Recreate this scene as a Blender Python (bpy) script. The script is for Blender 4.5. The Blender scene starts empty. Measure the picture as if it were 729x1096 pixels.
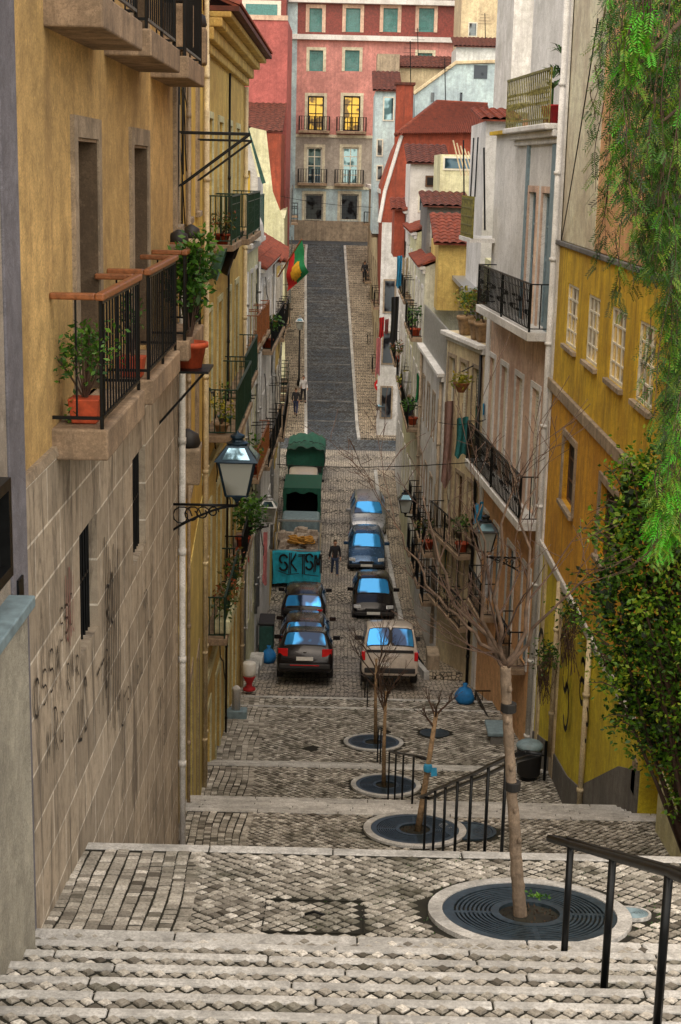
import bpy, bmesh, math, random
from mathutils import Vector, Matrix
R=math.radians
random.seed(7)
W0,H0,FP=729.0,1096.0,1600.0
PITCH,ROLL=R(12.9),R(1.35)
F_=Vector((0,math.cos(PITCH),-math.sin(PITCH)))
R0=Vector((1,0,0)); D0=Vector((0,-math.sin(PITCH),-math.cos(PITCH)))
RX=R0*math.cos(ROLL)-D0*math.sin(ROLL)
DX=R0*math.sin(ROLL)+D0*math.cos(ROLL)
def ray(px,py): return F_+RX*((px-W0/2)/FP)+DX*((py-H0/2)/FP)
def proj(p):
    p=Vector(p); d=p.dot(F_); return (W0/2+FP*p.dot(RX)/d, H0/2+FP*p.dot(DX)/d, d)
# street long section (Y, Z): stairs, landings, street, far slope
PROF=[(3.0,-3.0),(9.7,-5.49),(12.15,-5.83),(19.4,-9.65),(22.0,-9.9),(24.52,-10.8),(29.14,-13.24),(32.5,-13.5),(34.5,-14.42),(40.3,-14.94),(41.5,-15.09),(41.52,-15.2),(44,-15.45),(50,-16.8),(56,-17.5),(62,-17.72),(68,-17.55),(76,-17.0),(82,-16.6),(88,-16.35),(128,-6.2),(131,-6.0)]
def zg(y):
    if y<=PROF[0][0]: return PROF[0][1]
    for (a,b),(c,d) in zip(PROF,PROF[1:]):
        if y<=c: return b+(d-b)*(y-a)/(c-a)
    return PROF[-1][1]
def on_ground(px,py,lo=4.0):
    d=ray(px,py); y=lo
    while y<131:
        t=y/d.y
        if d.z*t<=zg(y): return Vector((d.x*t,y,zg(y)))
        y+=.02
    return Vector((d.x*131/d.y,131,zg(131)))
def at_y(px,py,y): d=ray(px,py); return d*(y/d.y)
def at_x(px,py,x): d=ray(px,py); return d*(x/d.x)
def at_z(px,py,z): d=ray(px,py); return d*(z/d.z)
# ------------------------------------------------------------------ helpers
SC=bpy.context.scene
COL=SC.collection
def wloc(o):
    v=Vector((0,0,0))
    while o is not None:
        v=v+Vector(o.location); o=o.parent
    return v
class MB:
    def __init__(s): s.v=[]; s.f=[]; s.c=[]; s.mi=[]
    def add(s,vs,fs,col=None,mi=0):
        n=len(s.v); s.v+= [tuple(v) for v in vs]; s.f+=[tuple(i+n for i in f) for f in fs]
        s.c+=[col if col is not None else 0.5]*len(vs); s.mi+=[mi]*len(fs)
        return s
    def quad(s,a,b,c,d,col=None,mi=0): return s.add([a,b,c,d],[(0,1,2,3)],col,mi)
    def box(s,lo,hi,col=None,mi=0):
        x0,y0,z0=lo;x1,y1,z1=hi
        return s.add([(x0,y0,z0),(x1,y0,z0),(x1,y1,z0),(x0,y1,z0),(x0,y0,z1),(x1,y0,z1),(x1,y1,z1),(x0,y1,z1)],
          [(0,3,2,1),(4,5,6,7),(0,1,5,4),(1,2,6,5),(2,3,7,6),(3,0,4,7)],col,mi)
    def hexa(s,p,col=None,mi=0):
        return s.add(p,[(0,3,2,1),(4,5,6,7),(0,1,5,4),(1,2,6,5),(2,3,7,6),(3,0,4,7)],col,mi)
    def tube(s,pts,rad,n=6,cap=True,col=None,flat=None):
        pts=[Vector(p) for p in pts]
        if not isinstance(rad,(list,tuple)): rad=[rad]*len(pts)
        vs=[];fs=[]
        prev=None
        for i,p in enumerate(pts):
            t=(pts[min(i+1,len(pts)-1)]-pts[max(i-1,0)])
            if t.length<1e-9: t=Vector((0,0,1))
            t.normalize()
            if prev is None:
                a=t.cross(Vector((0,0,1)))
                if a.length<.1: a=t.cross(Vector((1,0,0)))
            else: a=prev-t*prev.dot(t)
            a.normalize(); prev=a; b=t.cross(a)
            for k in range(n):
                an=2*math.pi*(k+.5)/n
                vs.append(p+(a*math.cos(an)+b*math.sin(an))*rad[i])
        for i in range(len(pts)-1):
            for k in range(n):
                k2=(k+1)%n
                fs.append((i*n+k,i*n+k2,(i+1)*n+k2,(i+1)*n+k))
        if cap:
            fs.append(tuple(reversed(range(n)))); fs.append(tuple((len(pts)-1)*n+k for k in range(n)))
        return s.add(vs,fs,col)
    def lathe(s,c,prof,n=16,col=None,cap=True,rot=0,sx=1,sy=1):
        c=Vector(c); vs=[];fs=[]
        for r,z in prof:
            for k in range(n):
                a=rot+2*math.pi*k/n
                vs.append(c+Vector((r*math.cos(a)*sx,r*math.sin(a)*sy,z)))
        for i in range(len(prof)-1):
            for k in range(n):
                k2=(k+1)%n; fs.append((i*n+k,i*n+k2,(i+1)*n+k2,(i+1)*n+k))
        if cap:
            fs.append(tuple(reversed(range(n)))); fs.append(tuple((len(prof)-1)*n+k for k in range(n)))
        return s.add(vs,fs,col)
    def sphere(s,c,r,n=10,sz=1,col=None):
        return s.lathe(c,[(r*math.sin(math.pi*(i+.02)/(n/2+.04))+1e-4,-r*sz*math.cos(math.pi*(i+.02)/(n/2+.04))) for i in range(n//2+1)],n,col)
    def build(s,name,m,parent=None,smooth=False,bev=0,local=False):
        off=Vector((0,0,0)) if local or parent is None else wloc(parent)
        me=bpy.data.meshes.new(name)
        me.from_pydata([(v[0]-off.x,v[1]-off.y,v[2]-off.z) for v in s.v],[],s.f)
        ms=m if isinstance(m,(list,tuple)) else [m]
        for q in ms: me.materials.append(q)
        if len(ms)>1: me.polygons.foreach_set('material_index',s.mi)
        ca=me.attributes.new('tint','FLOAT','POINT'); ca.data.foreach_set('value',[float(c) for c in s.c])
        if smooth: me.polygons.foreach_set('use_smooth',[True]*len(me.polygons))
        me.update()
        o=bpy.data.objects.new(name,me); COL.objects.link(o)
        if parent is not None: o.parent=parent
        if bev:
            b=o.modifiers.new('b','BEVEL'); b.width=bev; b.segments=2; b.limit_method='ANGLE'
        return o
def tag(o,label=None,cat=None,group=None,kind=None):
    if label: o['label']=label
    if cat: o['category']=cat
    if group: o['group']=group
    if kind: o['kind']=kind
    return o
def thing(name,label,cat,loc=(0,0,0),rz=0,group=None,rx=0):
    o=bpy.data.objects.new(name,None); COL.objects.link(o); o.location=loc; o.rotation_euler=(rx,0,rz)
    o.empty_display_size=.2
    return tag(o,label,cat,group)
def kids(o): return [c for c in bpy.data.objects if c.parent==o]
def copy_tree(o,parent=None):
    c=o.copy(); COL.objects.link(c)
    if parent is not None: c.parent=parent
    for ch in kids(o): copy_tree(ch,c)
    return c
# ------------------------------------------------------------------ materials
def new_mat(name):
    m=bpy.data.materials.new(name); m.use_nodes=True; nt=m.node_tree
    b=nt.nodes['Principled BSDF']; return m,nt,b
def N(nt,t,**k):
    n=nt.nodes.new(t)
    for a,v in k.items(): setattr(n,a,v)
    return n
def coords(nt,order='xyz',scale=(1,1,1),rot=0):
    tc=N(nt,'ShaderNodeTexCoord'); out=tc.outputs['Object']
    if order!='xyz':
        sp=N(nt,'ShaderNodeSeparateXYZ'); nt.links.new(out,sp.inputs[0]); cb=N(nt,'ShaderNodeCombineXYZ')
        for i,ch in enumerate(order): nt.links.new(sp.outputs['xyz'.index(ch)],cb.inputs[i])
        out=cb.outputs[0]
    mp=N(nt,'ShaderNodeMapping'); mp.inputs['Scale'].default_value=scale; mp.inputs['Rotation'].default_value=(0,0,rot)
    nt.links.new(out,mp.inputs[0]); return mp.outputs[0]
def noise(nt,vec,scale,detail=5,rough=.6,dist=0):
    n=N(nt,'ShaderNodeTexNoise'); n.inputs['Scale'].default_value=scale; n.inputs['Detail'].default_value=detail
    n.inputs['Roughness'].default_value=rough; n.inputs['Distortion'].default_value=dist
    nt.links.new(vec,n.inputs['Vector']); return n.outputs[0]
def ramp(nt,fac,stops):
    r=N(nt,'ShaderNodeValToRGB'); el=r.color_ramp.elements
    while len(el)<len(stops): el.new(.5)
    for e,(p,c) in zip(el,stops):
        e.position=p; e.color=(c,c,c,1) if isinstance(c,(int,float)) else (*c,1)
    nt.links.new(fac,r.inputs[0]); return r.outputs[0]
def mix(nt,fac,a,b,mode='MIX'):
    m=N(nt,'ShaderNodeMix',data_type='RGBA',blend_type=mode)
    for sock,v in ((0,fac),(6,a),(7,b)):
        if isinstance(v,(int,float)): m.inputs[sock].default_value=v
        elif isinstance(v,(tuple,list)): m.inputs[sock].default_value=(*v[:3],1)
        else: nt.links.new(v,m.inputs[sock])
    return m.outputs[2]
def bump(nt,b,h,strength=.3,dist=.02,prev=None):
    n=N(nt,'ShaderNodeBump'); n.inputs['Strength'].default_value=strength; n.inputs['Distance'].default_value=dist
    nt.links.new(h,n.inputs['Height'])
    if prev is not None: nt.links.new(prev,n.inputs['Normal'])
    nt.links.new(n.outputs[0],b.inputs['Normal']); return n.outputs[0]
def sc(c,k): return tuple(min(1,x*k) for x in c)
def dirt_of(c): return (c[0]*.28+.02,c[1]*.25+.015,c[2]*.3+.012)
def stucco(name,c,rough=.85,streak=.75,patch=.6,bumpk=.4,dirt=None,grain=60):
    m,nt,b=new_mat(name); v=coords(nt)
    big=noise(nt,v,.55,6,.65); mid=noise(nt,v,3.2,6,.7)
    c=tuple(min(.86,x*1.22) for x in c)
    col=mix(nt,ramp(nt,big,[(.36,0),(.64,1)]),sc(c,.66),tuple(min(.9,x) for x in sc(c,1.2)))
    col=mix(nt,ramp(nt,mid,[(.44,0),(.66,patch)]),col,sc(c,.42))
    lt=noise(nt,coords(nt,'zxy'),5.3,7,.75); col=mix(nt,ramp(nt,lt,[(.54,0),(.68,.5)]),col,tuple(min(.92,x*1.35+.04) for x in c))
    vs=coords(nt,'xyz',(2.2,2.2,.16)); st=noise(nt,vs,1.5,8,.78)
    cr=N(nt,'ShaderNodeTexNoise'); cr.inputs['Scale'].default_value=1.1; cr.inputs['Detail'].default_value=9; cr.inputs['Roughness'].default_value=.75; cr.inputs['Distortion'].default_value=1.5; nt.links.new(v,cr.inputs['Vector'])
    col=mix(nt,ramp(nt,cr.outputs[0],[(.485,0),(.5,.55),(.515,0)]),col,sc(c,.35))
    col=mix(nt,ramp(nt,st,[(.47,0),(.68,streak)]),col,dirt or dirt_of(c))
    sp=noise(nt,v,grain,3,.7)
    col=mix(nt,ramp(nt,sp,[(.46,.0),(.64,.55)]),col,sc(c,.40),'MIX')
    hi=noise(nt,v,grain*.45,2,.6)
    col=mix(nt,ramp(nt,hi,[(.55,0),(.8,.35)]),col,sc(c,1.5))
    nt.links.new(col,b.inputs['Base Color']); b.inputs['Roughness'].default_value=rough
    n1=bump(nt,b,sp,bumpk,.006); bump(nt,b,mid,.35,.03,n1)
    return m
def plain(name,c,rough=.5,metal=0,var=.35,scale=8,bumpk=.15,spec=.5,coat=0):
    m,nt,b=new_mat(name); v=coords(nt); n=noise(nt,v,scale,5,.65)
    col=mix(nt,ramp(nt,n,[(.3,0),(.72,1)]),sc(c,1-var),sc(c,1+var*.6))
    nt.links.new(col,b.inputs['Base Color']); b.inputs['Metallic'].default_value=metal
    rr=N(nt,'ShaderNodeMapRange'); rr.inputs[3].default_value=max(.02,rough-.12); rr.inputs[4].default_value=min(1,rough+.12)
    nt.links.new(n,rr.inputs[0]); nt.links.new(rr.outputs[0],b.inputs['Roughness'])
    b.inputs['Specular IOR Level'].default_value=spec
    if coat: b.inputs['Coat Weight'].default_value=coat; b.inputs['Coat Roughness'].default_value=.04
    if bumpk: bump(nt,b,n,bumpk,.01)
    return m
def glassy(name,c,rough=.05,metal=.5,dark=None):
    m,nt,b=new_mat(name); v=coords(nt); n=noise(nt,v,1.1,2,.5)
    col=mix(nt,ramp(nt,n,[(.50,0),(.58,1)]),c,dark or sc(c,.25))
    nt.links.new(col,b.inputs['Base Color']); b.inputs['Metallic'].default_value=metal; b.inputs['Roughness'].default_value=rough
    return m
def leafmat(name,stops,trans=.25):
    m,nt,b=new_mat(name); at=N(nt,'ShaderNodeAttribute',attribute_name='tint')
    col=ramp(nt,at.outputs['Fac'],stops); nt.links.new(col,b.inputs['Base Color']); b.inputs['Roughness'].default_value=.45
    tr=N(nt,'ShaderNodeBsdfTranslucent'); nt.links.new(col,tr.inputs[0]); ms=N(nt,'ShaderNodeMixShader'); ms.inputs[0].default_value=trans
    nt.links.new(b.outputs[0],ms.inputs[1]); nt.links.new(tr.outputs[0],ms.inputs[2])
    nt.links.new(ms.outputs[0],nt.nodes['Material Output'].inputs[0]); return m
def stonemat(name,stops,rough=.75,grime=(.05,.055,.03)):
    m,nt,b=new_mat(name); at=N(nt,'ShaderNodeAttribute',attribute_name='tint'); v=coords(nt)
    col=ramp(nt,at.outputs['Fac'],stops)
    n=noise(nt,v,45,4,.7); col=mix(nt,ramp(nt,n,[(.35,.6),(.62,0)]),col,(.07,.06,.05))
    g=noise(nt,v,1.3,6,.7); col=mix(nt,ramp(nt,g,[(.5,0),(.72,.75)]),col,grime)
    nt.links.new(col,b.inputs['Base Color']); b.inputs['Roughness'].default_value=rough
    bump(nt,b,n,.5,.006); return m
def blocks(name,c,bw=.95,bh=.42,mortar=(.42,.4,.36)):
    m,nt,b=new_mat(name); v=coords(nt,'yzx')
    br=N(nt,'ShaderNodeTexBrick'); br.offset=.5
    br.inputs['Color1'].default_value=(*sc(c,1.12),1); br.inputs['Color2'].default_value=(*sc(c,.72),1); br.inputs['Mortar'].default_value=(*mortar,1)
    br.inputs['Scale'].default_value=1; br.inputs['Mortar Size'].default_value=.011; br.inputs['Mortar Smooth'].default_value=.2
    br.inputs['Brick Width'].default_value=bw; br.inputs['Row Height'].default_value=bh
    nt.links.new(v,br.inputs[0]); col=br.outputs[0]
    v3=coords(nt); st=noise(nt,coords(nt,'xyz',(3,3,.5)),1.1,8,.8,.6)
    col=mix(nt,ramp(nt,st,[(.50,0),(.62,.8)]),col,(.06,.045,.035))
    mid=noise(nt,v3,7,6,.7); col=mix(nt,ramp(nt,mid,[(.45,0),(.7,.6)]),col,sc(c,.4))
    wt=noise(nt,v3,2.3,5,.7); col=mix(nt,ramp(nt,wt,[(.56,0),(.75,.45)]),col,(.5,.44,.37))
    sp=noise(nt,v3,90,3,.7); col=mix(nt,ramp(nt,sp,[(.5,0),(.8,.5)]),col,sc(c,.35))
    nt.links.new(col,b.inputs['Base Color']); b.inputs['Roughness'].default_value=.85
    n1=bump(nt,b,br.outputs['Fac'],-.4,.01); bump(nt,b,sp,.4,.006,n1); return m
def cobble_tex(name,c1,c2,sx=9,joint=(.02,.018,.014),rot=0.0,rough=.6,blotch=None):
    m,nt,b=new_mat(name); v=coords(nt,'xyz',(1,1,1),rot)
    nd=noise(nt,v,2.5,3,.5); vo=N(nt,'ShaderNodeTexVoronoi',feature='DISTANCE_TO_EDGE'); vo.inputs['Scale'].default_value=sx; vo.inputs['Randomness'].default_value=.55
    nt.links.new(v,vo.inputs['Vector']); v2=N(nt,'ShaderNodeTexVoronoi',feature='F1'); v2.inputs['Scale'].default_value=sx; v2.inputs['Randomness'].default_value=.55
    nt.links.new(v,v2.inputs['Vector'])
    sp=N(nt,'ShaderNodeSeparateColor'); nt.links.new(v2.outputs['Color'],sp.inputs[0])
    col=mix(nt,sp.outputs[0],c1,c2)
    big=noise(nt,v,.35,6,.7); col=mix(nt,ramp(nt,big,[(.4,0),(.62,.75)]),col,sc(c1,.45) if blotch is None else blotch)  # broad noise blotches blend toward a second tone
    b2=noise(nt,v,1.2,5,.7); col=mix(nt,ramp(nt,b2,[(.55,0),(.75,.5)]),col,sc(c2,1.5))
    col=mix(nt,ramp(nt,vo.outputs['Distance'],[(.04,1),(.14,0)]),col,joint)
    nt.links.new(col,b.inputs['Base Color']); b.inputs['Roughness'].default_value=rough
    bump(nt,b,ramp(nt,vo.outputs['Distance'],[(0,0),(.25,1)]),.8,.02); return m
M={}
M['ochre']=stucco('ochre_stucco',(.55,.375,.15),streak=.55)
M['blocks']=blocks('stone_blocks',(.49,.42,.33),mortar=(.80,.75,.66))
M['pilaster']=stucco('grey_stone',(.36,.32,.27),streak=.35,grain=110)
M['pilaster2']=stucco('blue_grey_stone',(.17,.17,.20),streak=.3,grain=110)
M['paleparapet']=stucco('pale_render',(.38,.37,.31),streak=.3,grain=90)
M['trim']=stucco('weathered_trim',(.36,.29,.21),streak=.6,patch=.8,dirt=(.06,.045,.035))
M['slab']=stucco('balcony_stone',(.33,.24,.16),streak=.7,patch=.9,dirt=(.05,.035,.025))
M['amber']=stucco('amber_stucco',(.82,.44,.08),streak=.85)
M['limey']=stucco('lime_yellow_paint',(.62,.50,.16),streak=.5)
M['gold']=stucco('gold_stucco',(.86,.47,.14),streak=.8)
M['cream']=stucco('cream_stucco',(.84,.72,.42),streak=.6)
M['white']=stucco('white_stucco',(.86,.80,.68),streak=.25,patch=.15)
M['whiteblue']=stucco('blue_white_stucco',(.46,.60,.68),streak=.5,patch=.5)
M['orange']=stucco('orange_stucco',(.68,.25,.08),streak=.6)
M['yellow']=stucco('yellow_stucco',(.80,.43,.025),streak=.85,dirt=(.16,.11,.02))
M['deepyellow']=stucco('deep_yellow_stucco',(.80,.34,.02),streak=.8,dirt=(.2,.1,.03))
M['brightyellow']=stucco('bright_yellow_paint',(.88,.55,.03),streak=.5,dirt=(.25,.19,.03))
M['dado']=stucco('grey_cement',(.16,.16,.155),streak=.7)
M['salmon']=stucco('salmon_stucco',(.85,.37,.18),streak=.25)
M['beigewall']=stucco('beige_render',(.76,.62,.46),streak=.3)
M['pinkish']=stucco('pink_stucco',(.76,.47,.36),streak=.65)
M['rosewall']=stucco('rose_stucco',(.58,.26,.23),streak=.5)
M['redwall']=stucco('crimson_stucco',(.40,.11,.10),streak=.4)
M['rustwall']=stucco('rust_red_wall',(.30,.06,.03),streak=.9)
M['tan']=stucco('tan_stucco',(.68,.54,.35),streak=.5)
M['greywall']=stucco('grey_white_wall',(.80,.78,.66),streak=.6)
M['palegreen']=stucco('pale_green_stucco',(.68,.72,.54),streak=.6)
M['tile']=plain('terracotta_tile',(.20,.042,.02),.8,var=.7,scale=5,bumpk=.4)
M['tiled']=plain('dark_roof_tile',(.12,.032,.02),.8,var=.8,scale=4,bumpk=.4)
M['tilewall']=plain('red_wall_tile',(.22,.04,.03),.5,var=.6,scale=9,bumpk=.3)
M['iron']=plain('black_iron',(.012,.014,.016),.4,.6,var=.3)
M['greeniron']=plain('green_iron',(.015,.05,.035),.45,.3,var=.5)
M['olive_iron']=plain('old_gilt_iron',(.22,.20,.05),.6,.2,var=.8,scale=12)
M['wood']=plain('varnished_wood',(.28,.10,.035),.4,var=.5,scale=20)
M['bark']=plain('pale_bark',(.34,.23,.13),.85,var=.65,scale=14,bumpk=.6)
M['jamb']=stucco('dark_stone_jamb',(.13,.09,.055),streak=.4)
M['limb']=plain('grey_brown_limb_bark',(.12,.08,.055),.85,var=.7,scale=16,bumpk=.6)
M['twig']=plain('dark_twig',(.085,.05,.035),.8,var=.5,scale=10)
M['stake']=plain('timber_stake',(.30,.17,.08),.8,var=.5)
M['frame']=plain('white_window_paint',(.70,.68,.58),.5,var=.2)
M['greenpaint']=plain('dark_green_paint',(.03,.10,.085),.5,var=.4)
M['bluepaint']=plain('grey_blue_paint',(.20,.29,.34),.55,var=.35)
M['brownwood']=plain('brown_door_wood',(.12,.06,.03),.6,var=.5)
M['darkin']=plain('dark_interior',(.012,.011,.012),.9,var=.3,bumpk=0)
M['pane']=glassy('window_glass',(.16,.19,.22),.06,.55,(.02,.02,.025))
M['paneblue']=glassy('sky_glass',(.25,.42,.55),.05,.7,(.04,.09,.12))
M['panegold']=glassy('warm_curtain_glass',(.85,.58,.10),.12,.3,(.18,.12,.05))
M['paneteal']=plain('teal_shutter',(.07,.25,.24),.5,var=.4)
M['stepstone']=stucco('step_limestone',(.50,.505,.50),streak=.25,patch=.8,grain=50,dirt=(.08,.075,.05))
M['mortar']=plain('mossy_joint_soil',(.014,.014,.008),.95,var=.8,scale=6)
M['cob']=stonemat('calcada_stone',[(0,(.10,.09,.075)),(.3,(.31,.295,.26)),(.65,(.56,.54,.49)),(1,(.84,.82,.77))])
M['street']=cobble_tex('street_cobbles',(.36,.32,.27),(.66,.60,.51),7.5,blotch=(.21,.205,.21))
M['pave']=cobble_tex('pavement_calcada',(.40,.34,.26),(.64,.55,.43),8)
M['farroad']=cobble_tex('dark_setts',(.05,.058,.07),(.15,.17,.19),5.5,rot=.5,blotch=(.022,.05,.09))
M['greybeige']=stucco('grey_beige_stucco',(.38,.345,.30),streak=.5)
M['rustdark']=stucco('dark_rust_facade',(.22,.07,.045),streak=.8)
M['barkt']=stucco('trunk_bark',(.23,.175,.125),streak=.8,patch=.9,grain=38,bumpk=1.0,dirt=(.06,.04,.03))
M['grate']=plain('cast_iron_grate',(.055,.085,.11),.42,.55,var=.5,scale=18)
M['black']=plain('black_rubber',(.01,.01,.01),.7,var=.3)
M['terracotta']=plain('terracotta_pot',(.52,.085,.03),.65,var=.45,scale=10)
M['clay']=plain('pale_clay_pot',(.38,.25,.14),.7,var=.5,scale=10)
M['soil']=plain('soil',(.045,.028,.016),.95,var=.7,scale=30,bumpk=.6)
M['graf']=plain('black_spray',(.015,.014,.016),.6,var=.3,bumpk=0)
M['grafred']=plain('faded_red_spray',(.26,.10,.09),.7,var=.3,bumpk=0)
M['lampglass']=glassy('lantern_glass',(.42,.45,.42),.15,.3,(.2,.2,.17))
M['lampblue']=plain('lantern_blue_black_paint',(.012,.035,.06),.35,.5,var=.5)
M['leaf']=leafmat('garden_leaf',[(0,(.008,.03,.006)),(.5,(.035,.12,.012)),(1,(.13,.30,.025))])
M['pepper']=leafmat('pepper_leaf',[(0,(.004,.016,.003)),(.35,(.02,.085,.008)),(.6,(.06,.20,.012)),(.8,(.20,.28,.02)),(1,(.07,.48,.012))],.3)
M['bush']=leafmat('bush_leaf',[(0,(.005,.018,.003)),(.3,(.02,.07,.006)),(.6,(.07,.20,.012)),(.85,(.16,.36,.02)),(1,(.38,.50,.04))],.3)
M['yleaf']=leafmat('yellow_leaf',[(0,(.03,.07,.008)),(.5,(.20,.22,.015)),(1,(.55,.42,.03))])
M['rleaf']=leafmat('red_green_leaf',[(0,(.02,.05,.01)),(.5,(.08,.13,.02)),(1,(.40,.05,.03))])
for k,c in dict(red=(.60,.02,.02),green=(.01,.22,.07),gold2=(.75,.40,.02),teal=(.02,.17,.18),skyblue=(.03,.30,.55),tarpblue=(.015,.38,.55),tarpgreen=(.008,.095,.062),cloth=(.68,.68,.70),mauve=(.28,.17,.15),pinkc=(.62,.20,.20),navy=(.02,.03,.09),coat=(.018,.018,.024),jeans=(.03,.05,.11),bagblue=(.01,.18,.50),plasticred=(.42,.015,.02),cardboard=(.40,.21,.08),ropeor=(.55,.28,.05)).items():
    M[k]=plain(k+'_cloth',c,.75,var=.35,scale=6,bumpk=.3)
M['skin']=plain('skin',(.48,.26,.17),.6,var=.1,bumpk=0)
M['hair']=plain('hair',(.08,.05,.03),.7,var=.3)
M['whitep']=plain('white_enamel',(.75,.75,.72),.4,var=.15)
M['redp']=plain('red_enamel',(.62,.012,.015),.35,var=.15)
M['steel']=plain('galvanised_steel',(.42,.43,.43),.45,.6,var=.3)
M['rubble']=plain('rubble_plaster',(.45,.38,.32),.9,var=.5,scale=12)
M['carblack']=plain('black_car_paint',(.012,.010,.012),.22,.2,var=.3,bumpk=0,coat=.3,spec=.3)
M['carbrown']=plain('dark_brown_car_paint',(.03,.016,.014),.25,.3,var=.3,bumpk=0,coat=.3,spec=.3)
M['carblue']=plain('blue_grey_car_paint',(.035,.09,.19),.25,.4,var=.3,bumpk=0,coat=.3,spec=.3)
M['carsilver']=plain('silver_car_paint',(.34,.36,.40),.3,.6,var=.3,bumpk=0,coat=.3,spec=.3)
M['carwhite']=plain('dusty_white_car_paint',(.56,.50,.44),.4,0,var=.2,bumpk=0,coat=.5)
M['carglass']=glassy('car_glass_painted_sky',(.05,.38,.92),.06,.45,(.008,.03,.09))  # blue base and dark patches paint sky and building reflections into the colour
M['taillight']=plain('red_lamp_lens',(.55,.012,.015),.2,var=.2,bumpk=0)
M['headlight']=plain('clear_lamp_lens',(.62,.64,.66),.15,.3,var=.2,bumpk=0)
M['trimblack']=plain('black_plastic_trim',(.015,.015,.017),.55,var=.3,bumpk=0)
M['alloy']=plain('alloy_wheel',(.30,.30,.32),.35,.8,var=.3)
# ------------------------------------------------------------------ walls
class Wall:
    """vertical plane from A to B (plan), n = outward normal toward the street"""
    def __init__(s,A,B,n):
        s.A=Vector((A[0],A[1],0)); s.B=Vector((B[0],B[1],0)); s.L=(s.B-s.A).length
        s.d=(s.B-s.A).normalized(); nn=Vector((-s.d.y,s.d.x,0)); s.n=nn if nn.dot(Vector((n[0],n[1],0)))>0 else -nn
    def P(s,u,z,o=0): p=s.A+s.d*u+s.n*o; return Vector((p.x,p.y,z))
    def hit(s,px,py,o=0):
        r=ray(px,py); a=s.A+s.n*o; t=a.dot(s.n)/r.dot(s.n); p=r*t; return ((p-s.A).dot(s.d),p.z)
    def box(s,mb,u0,u1,z0,z1,o0,o1,col=None):
        P=s.P
        mb.hexa([P(u0,z0,o0),P(u1,z0,o0),P(u1,z0,o1),P(u0,z0,o1),P(u0,z1,o0),P(u1,z1,o0),P(u1,z1,o1),P(u0,z1,o1)],col); return mb
    def y(s,u): return (s.A+s.d*u).y
def LW(A,B): return Wall(A,B,(1,0))
def RW(A,B): return Wall(A,B,(-1,0))
def FW(A,B): return Wall(A,B,(0,-1))
def holes_front(mb,w,u0,u1,z0,z1,holes,dep=.22,o=0,mi=0):
    us=sorted(set([u0,u1]+[min(max(h[i],u0),u1) for h in holes for i in (0,1)])); zs=sorted(set([z0,z1]+[min(max(h[i],z0),z1) for h in holes for i in (2,3)]))
    for a,b in zip(us,us[1:]):
        if b-a<1e-4: continue
        for c,d in zip(zs,zs[1:]):
            if d-c<1e-4: continue
            mu,mz=(a+b)/2,(c+d)/2
            if any(h[0]<mu<h[1] and h[2]<mz<h[3] for h in holes): continue
            mb.quad(w.P(a,c,o),w.P(b,c,o),w.P(b,d,o),w.P(a,d,o),mi=mi)
    for h in holes:
        if h[3]<=z0 or h[2]>=z1: continue
        a,b,c,d=h[0],h[1],max(h[2],z0),min(h[3],z1)
        P=w.P
        mb.quad(P(a,c,o),P(a,d,o),P(a,d,-dep),P(a,c,-dep),mi=mi); mb.quad(P(b,c,o),P(b,d,o),P(b,d,-dep),P(b,c,-dep),mi=mi)
        mb.quad(P(a,c,o),P(b,c,o),P(b,c,-dep),P(a,c,-dep),mi=mi); mb.quad(P(a,d,o),P(b,d,o),P(b,d,-dep),P(a,d,-dep),mi=mi)
def shell(mb,w,u0,u1,z0,z1,depth,o=0,mi=0):
    P=w.P
    mb.quad(P(u0,z0,o),P(u0,z1,o),P(u0,z1,-depth),P(u0,z0,-depth),mi=mi); mb.quad(P(u1,z0,o),P(u1,z1,o),P(u1,z1,-depth),P(u1,z0,-depth),mi=mi)
    mb.quad(P(u0,z0,-depth),P(u1,z0,-depth),P(u1,z1,-depth),P(u0,z1,-depth),mi=mi); mb.quad(P(u0,z1,o),P(u1,z1,o),P(u1,z1,-depth),P(u0,z1,-depth),mi=mi)
def body(root,w,z0,z1,holes,m,depth=7,name='wall',u0=None,u1=None,dep=.22,o=0):
    mb=MB(); u0=0 if u0 is None else u0; u1=w.L if u1 is None else u1
    holes_front(mb,w,u0,u1,z0,z1,holes,dep,o); shell(mb,w,u0,u1,z0,z1,depth,o)
    return mb.build(name,m,root)
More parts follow.
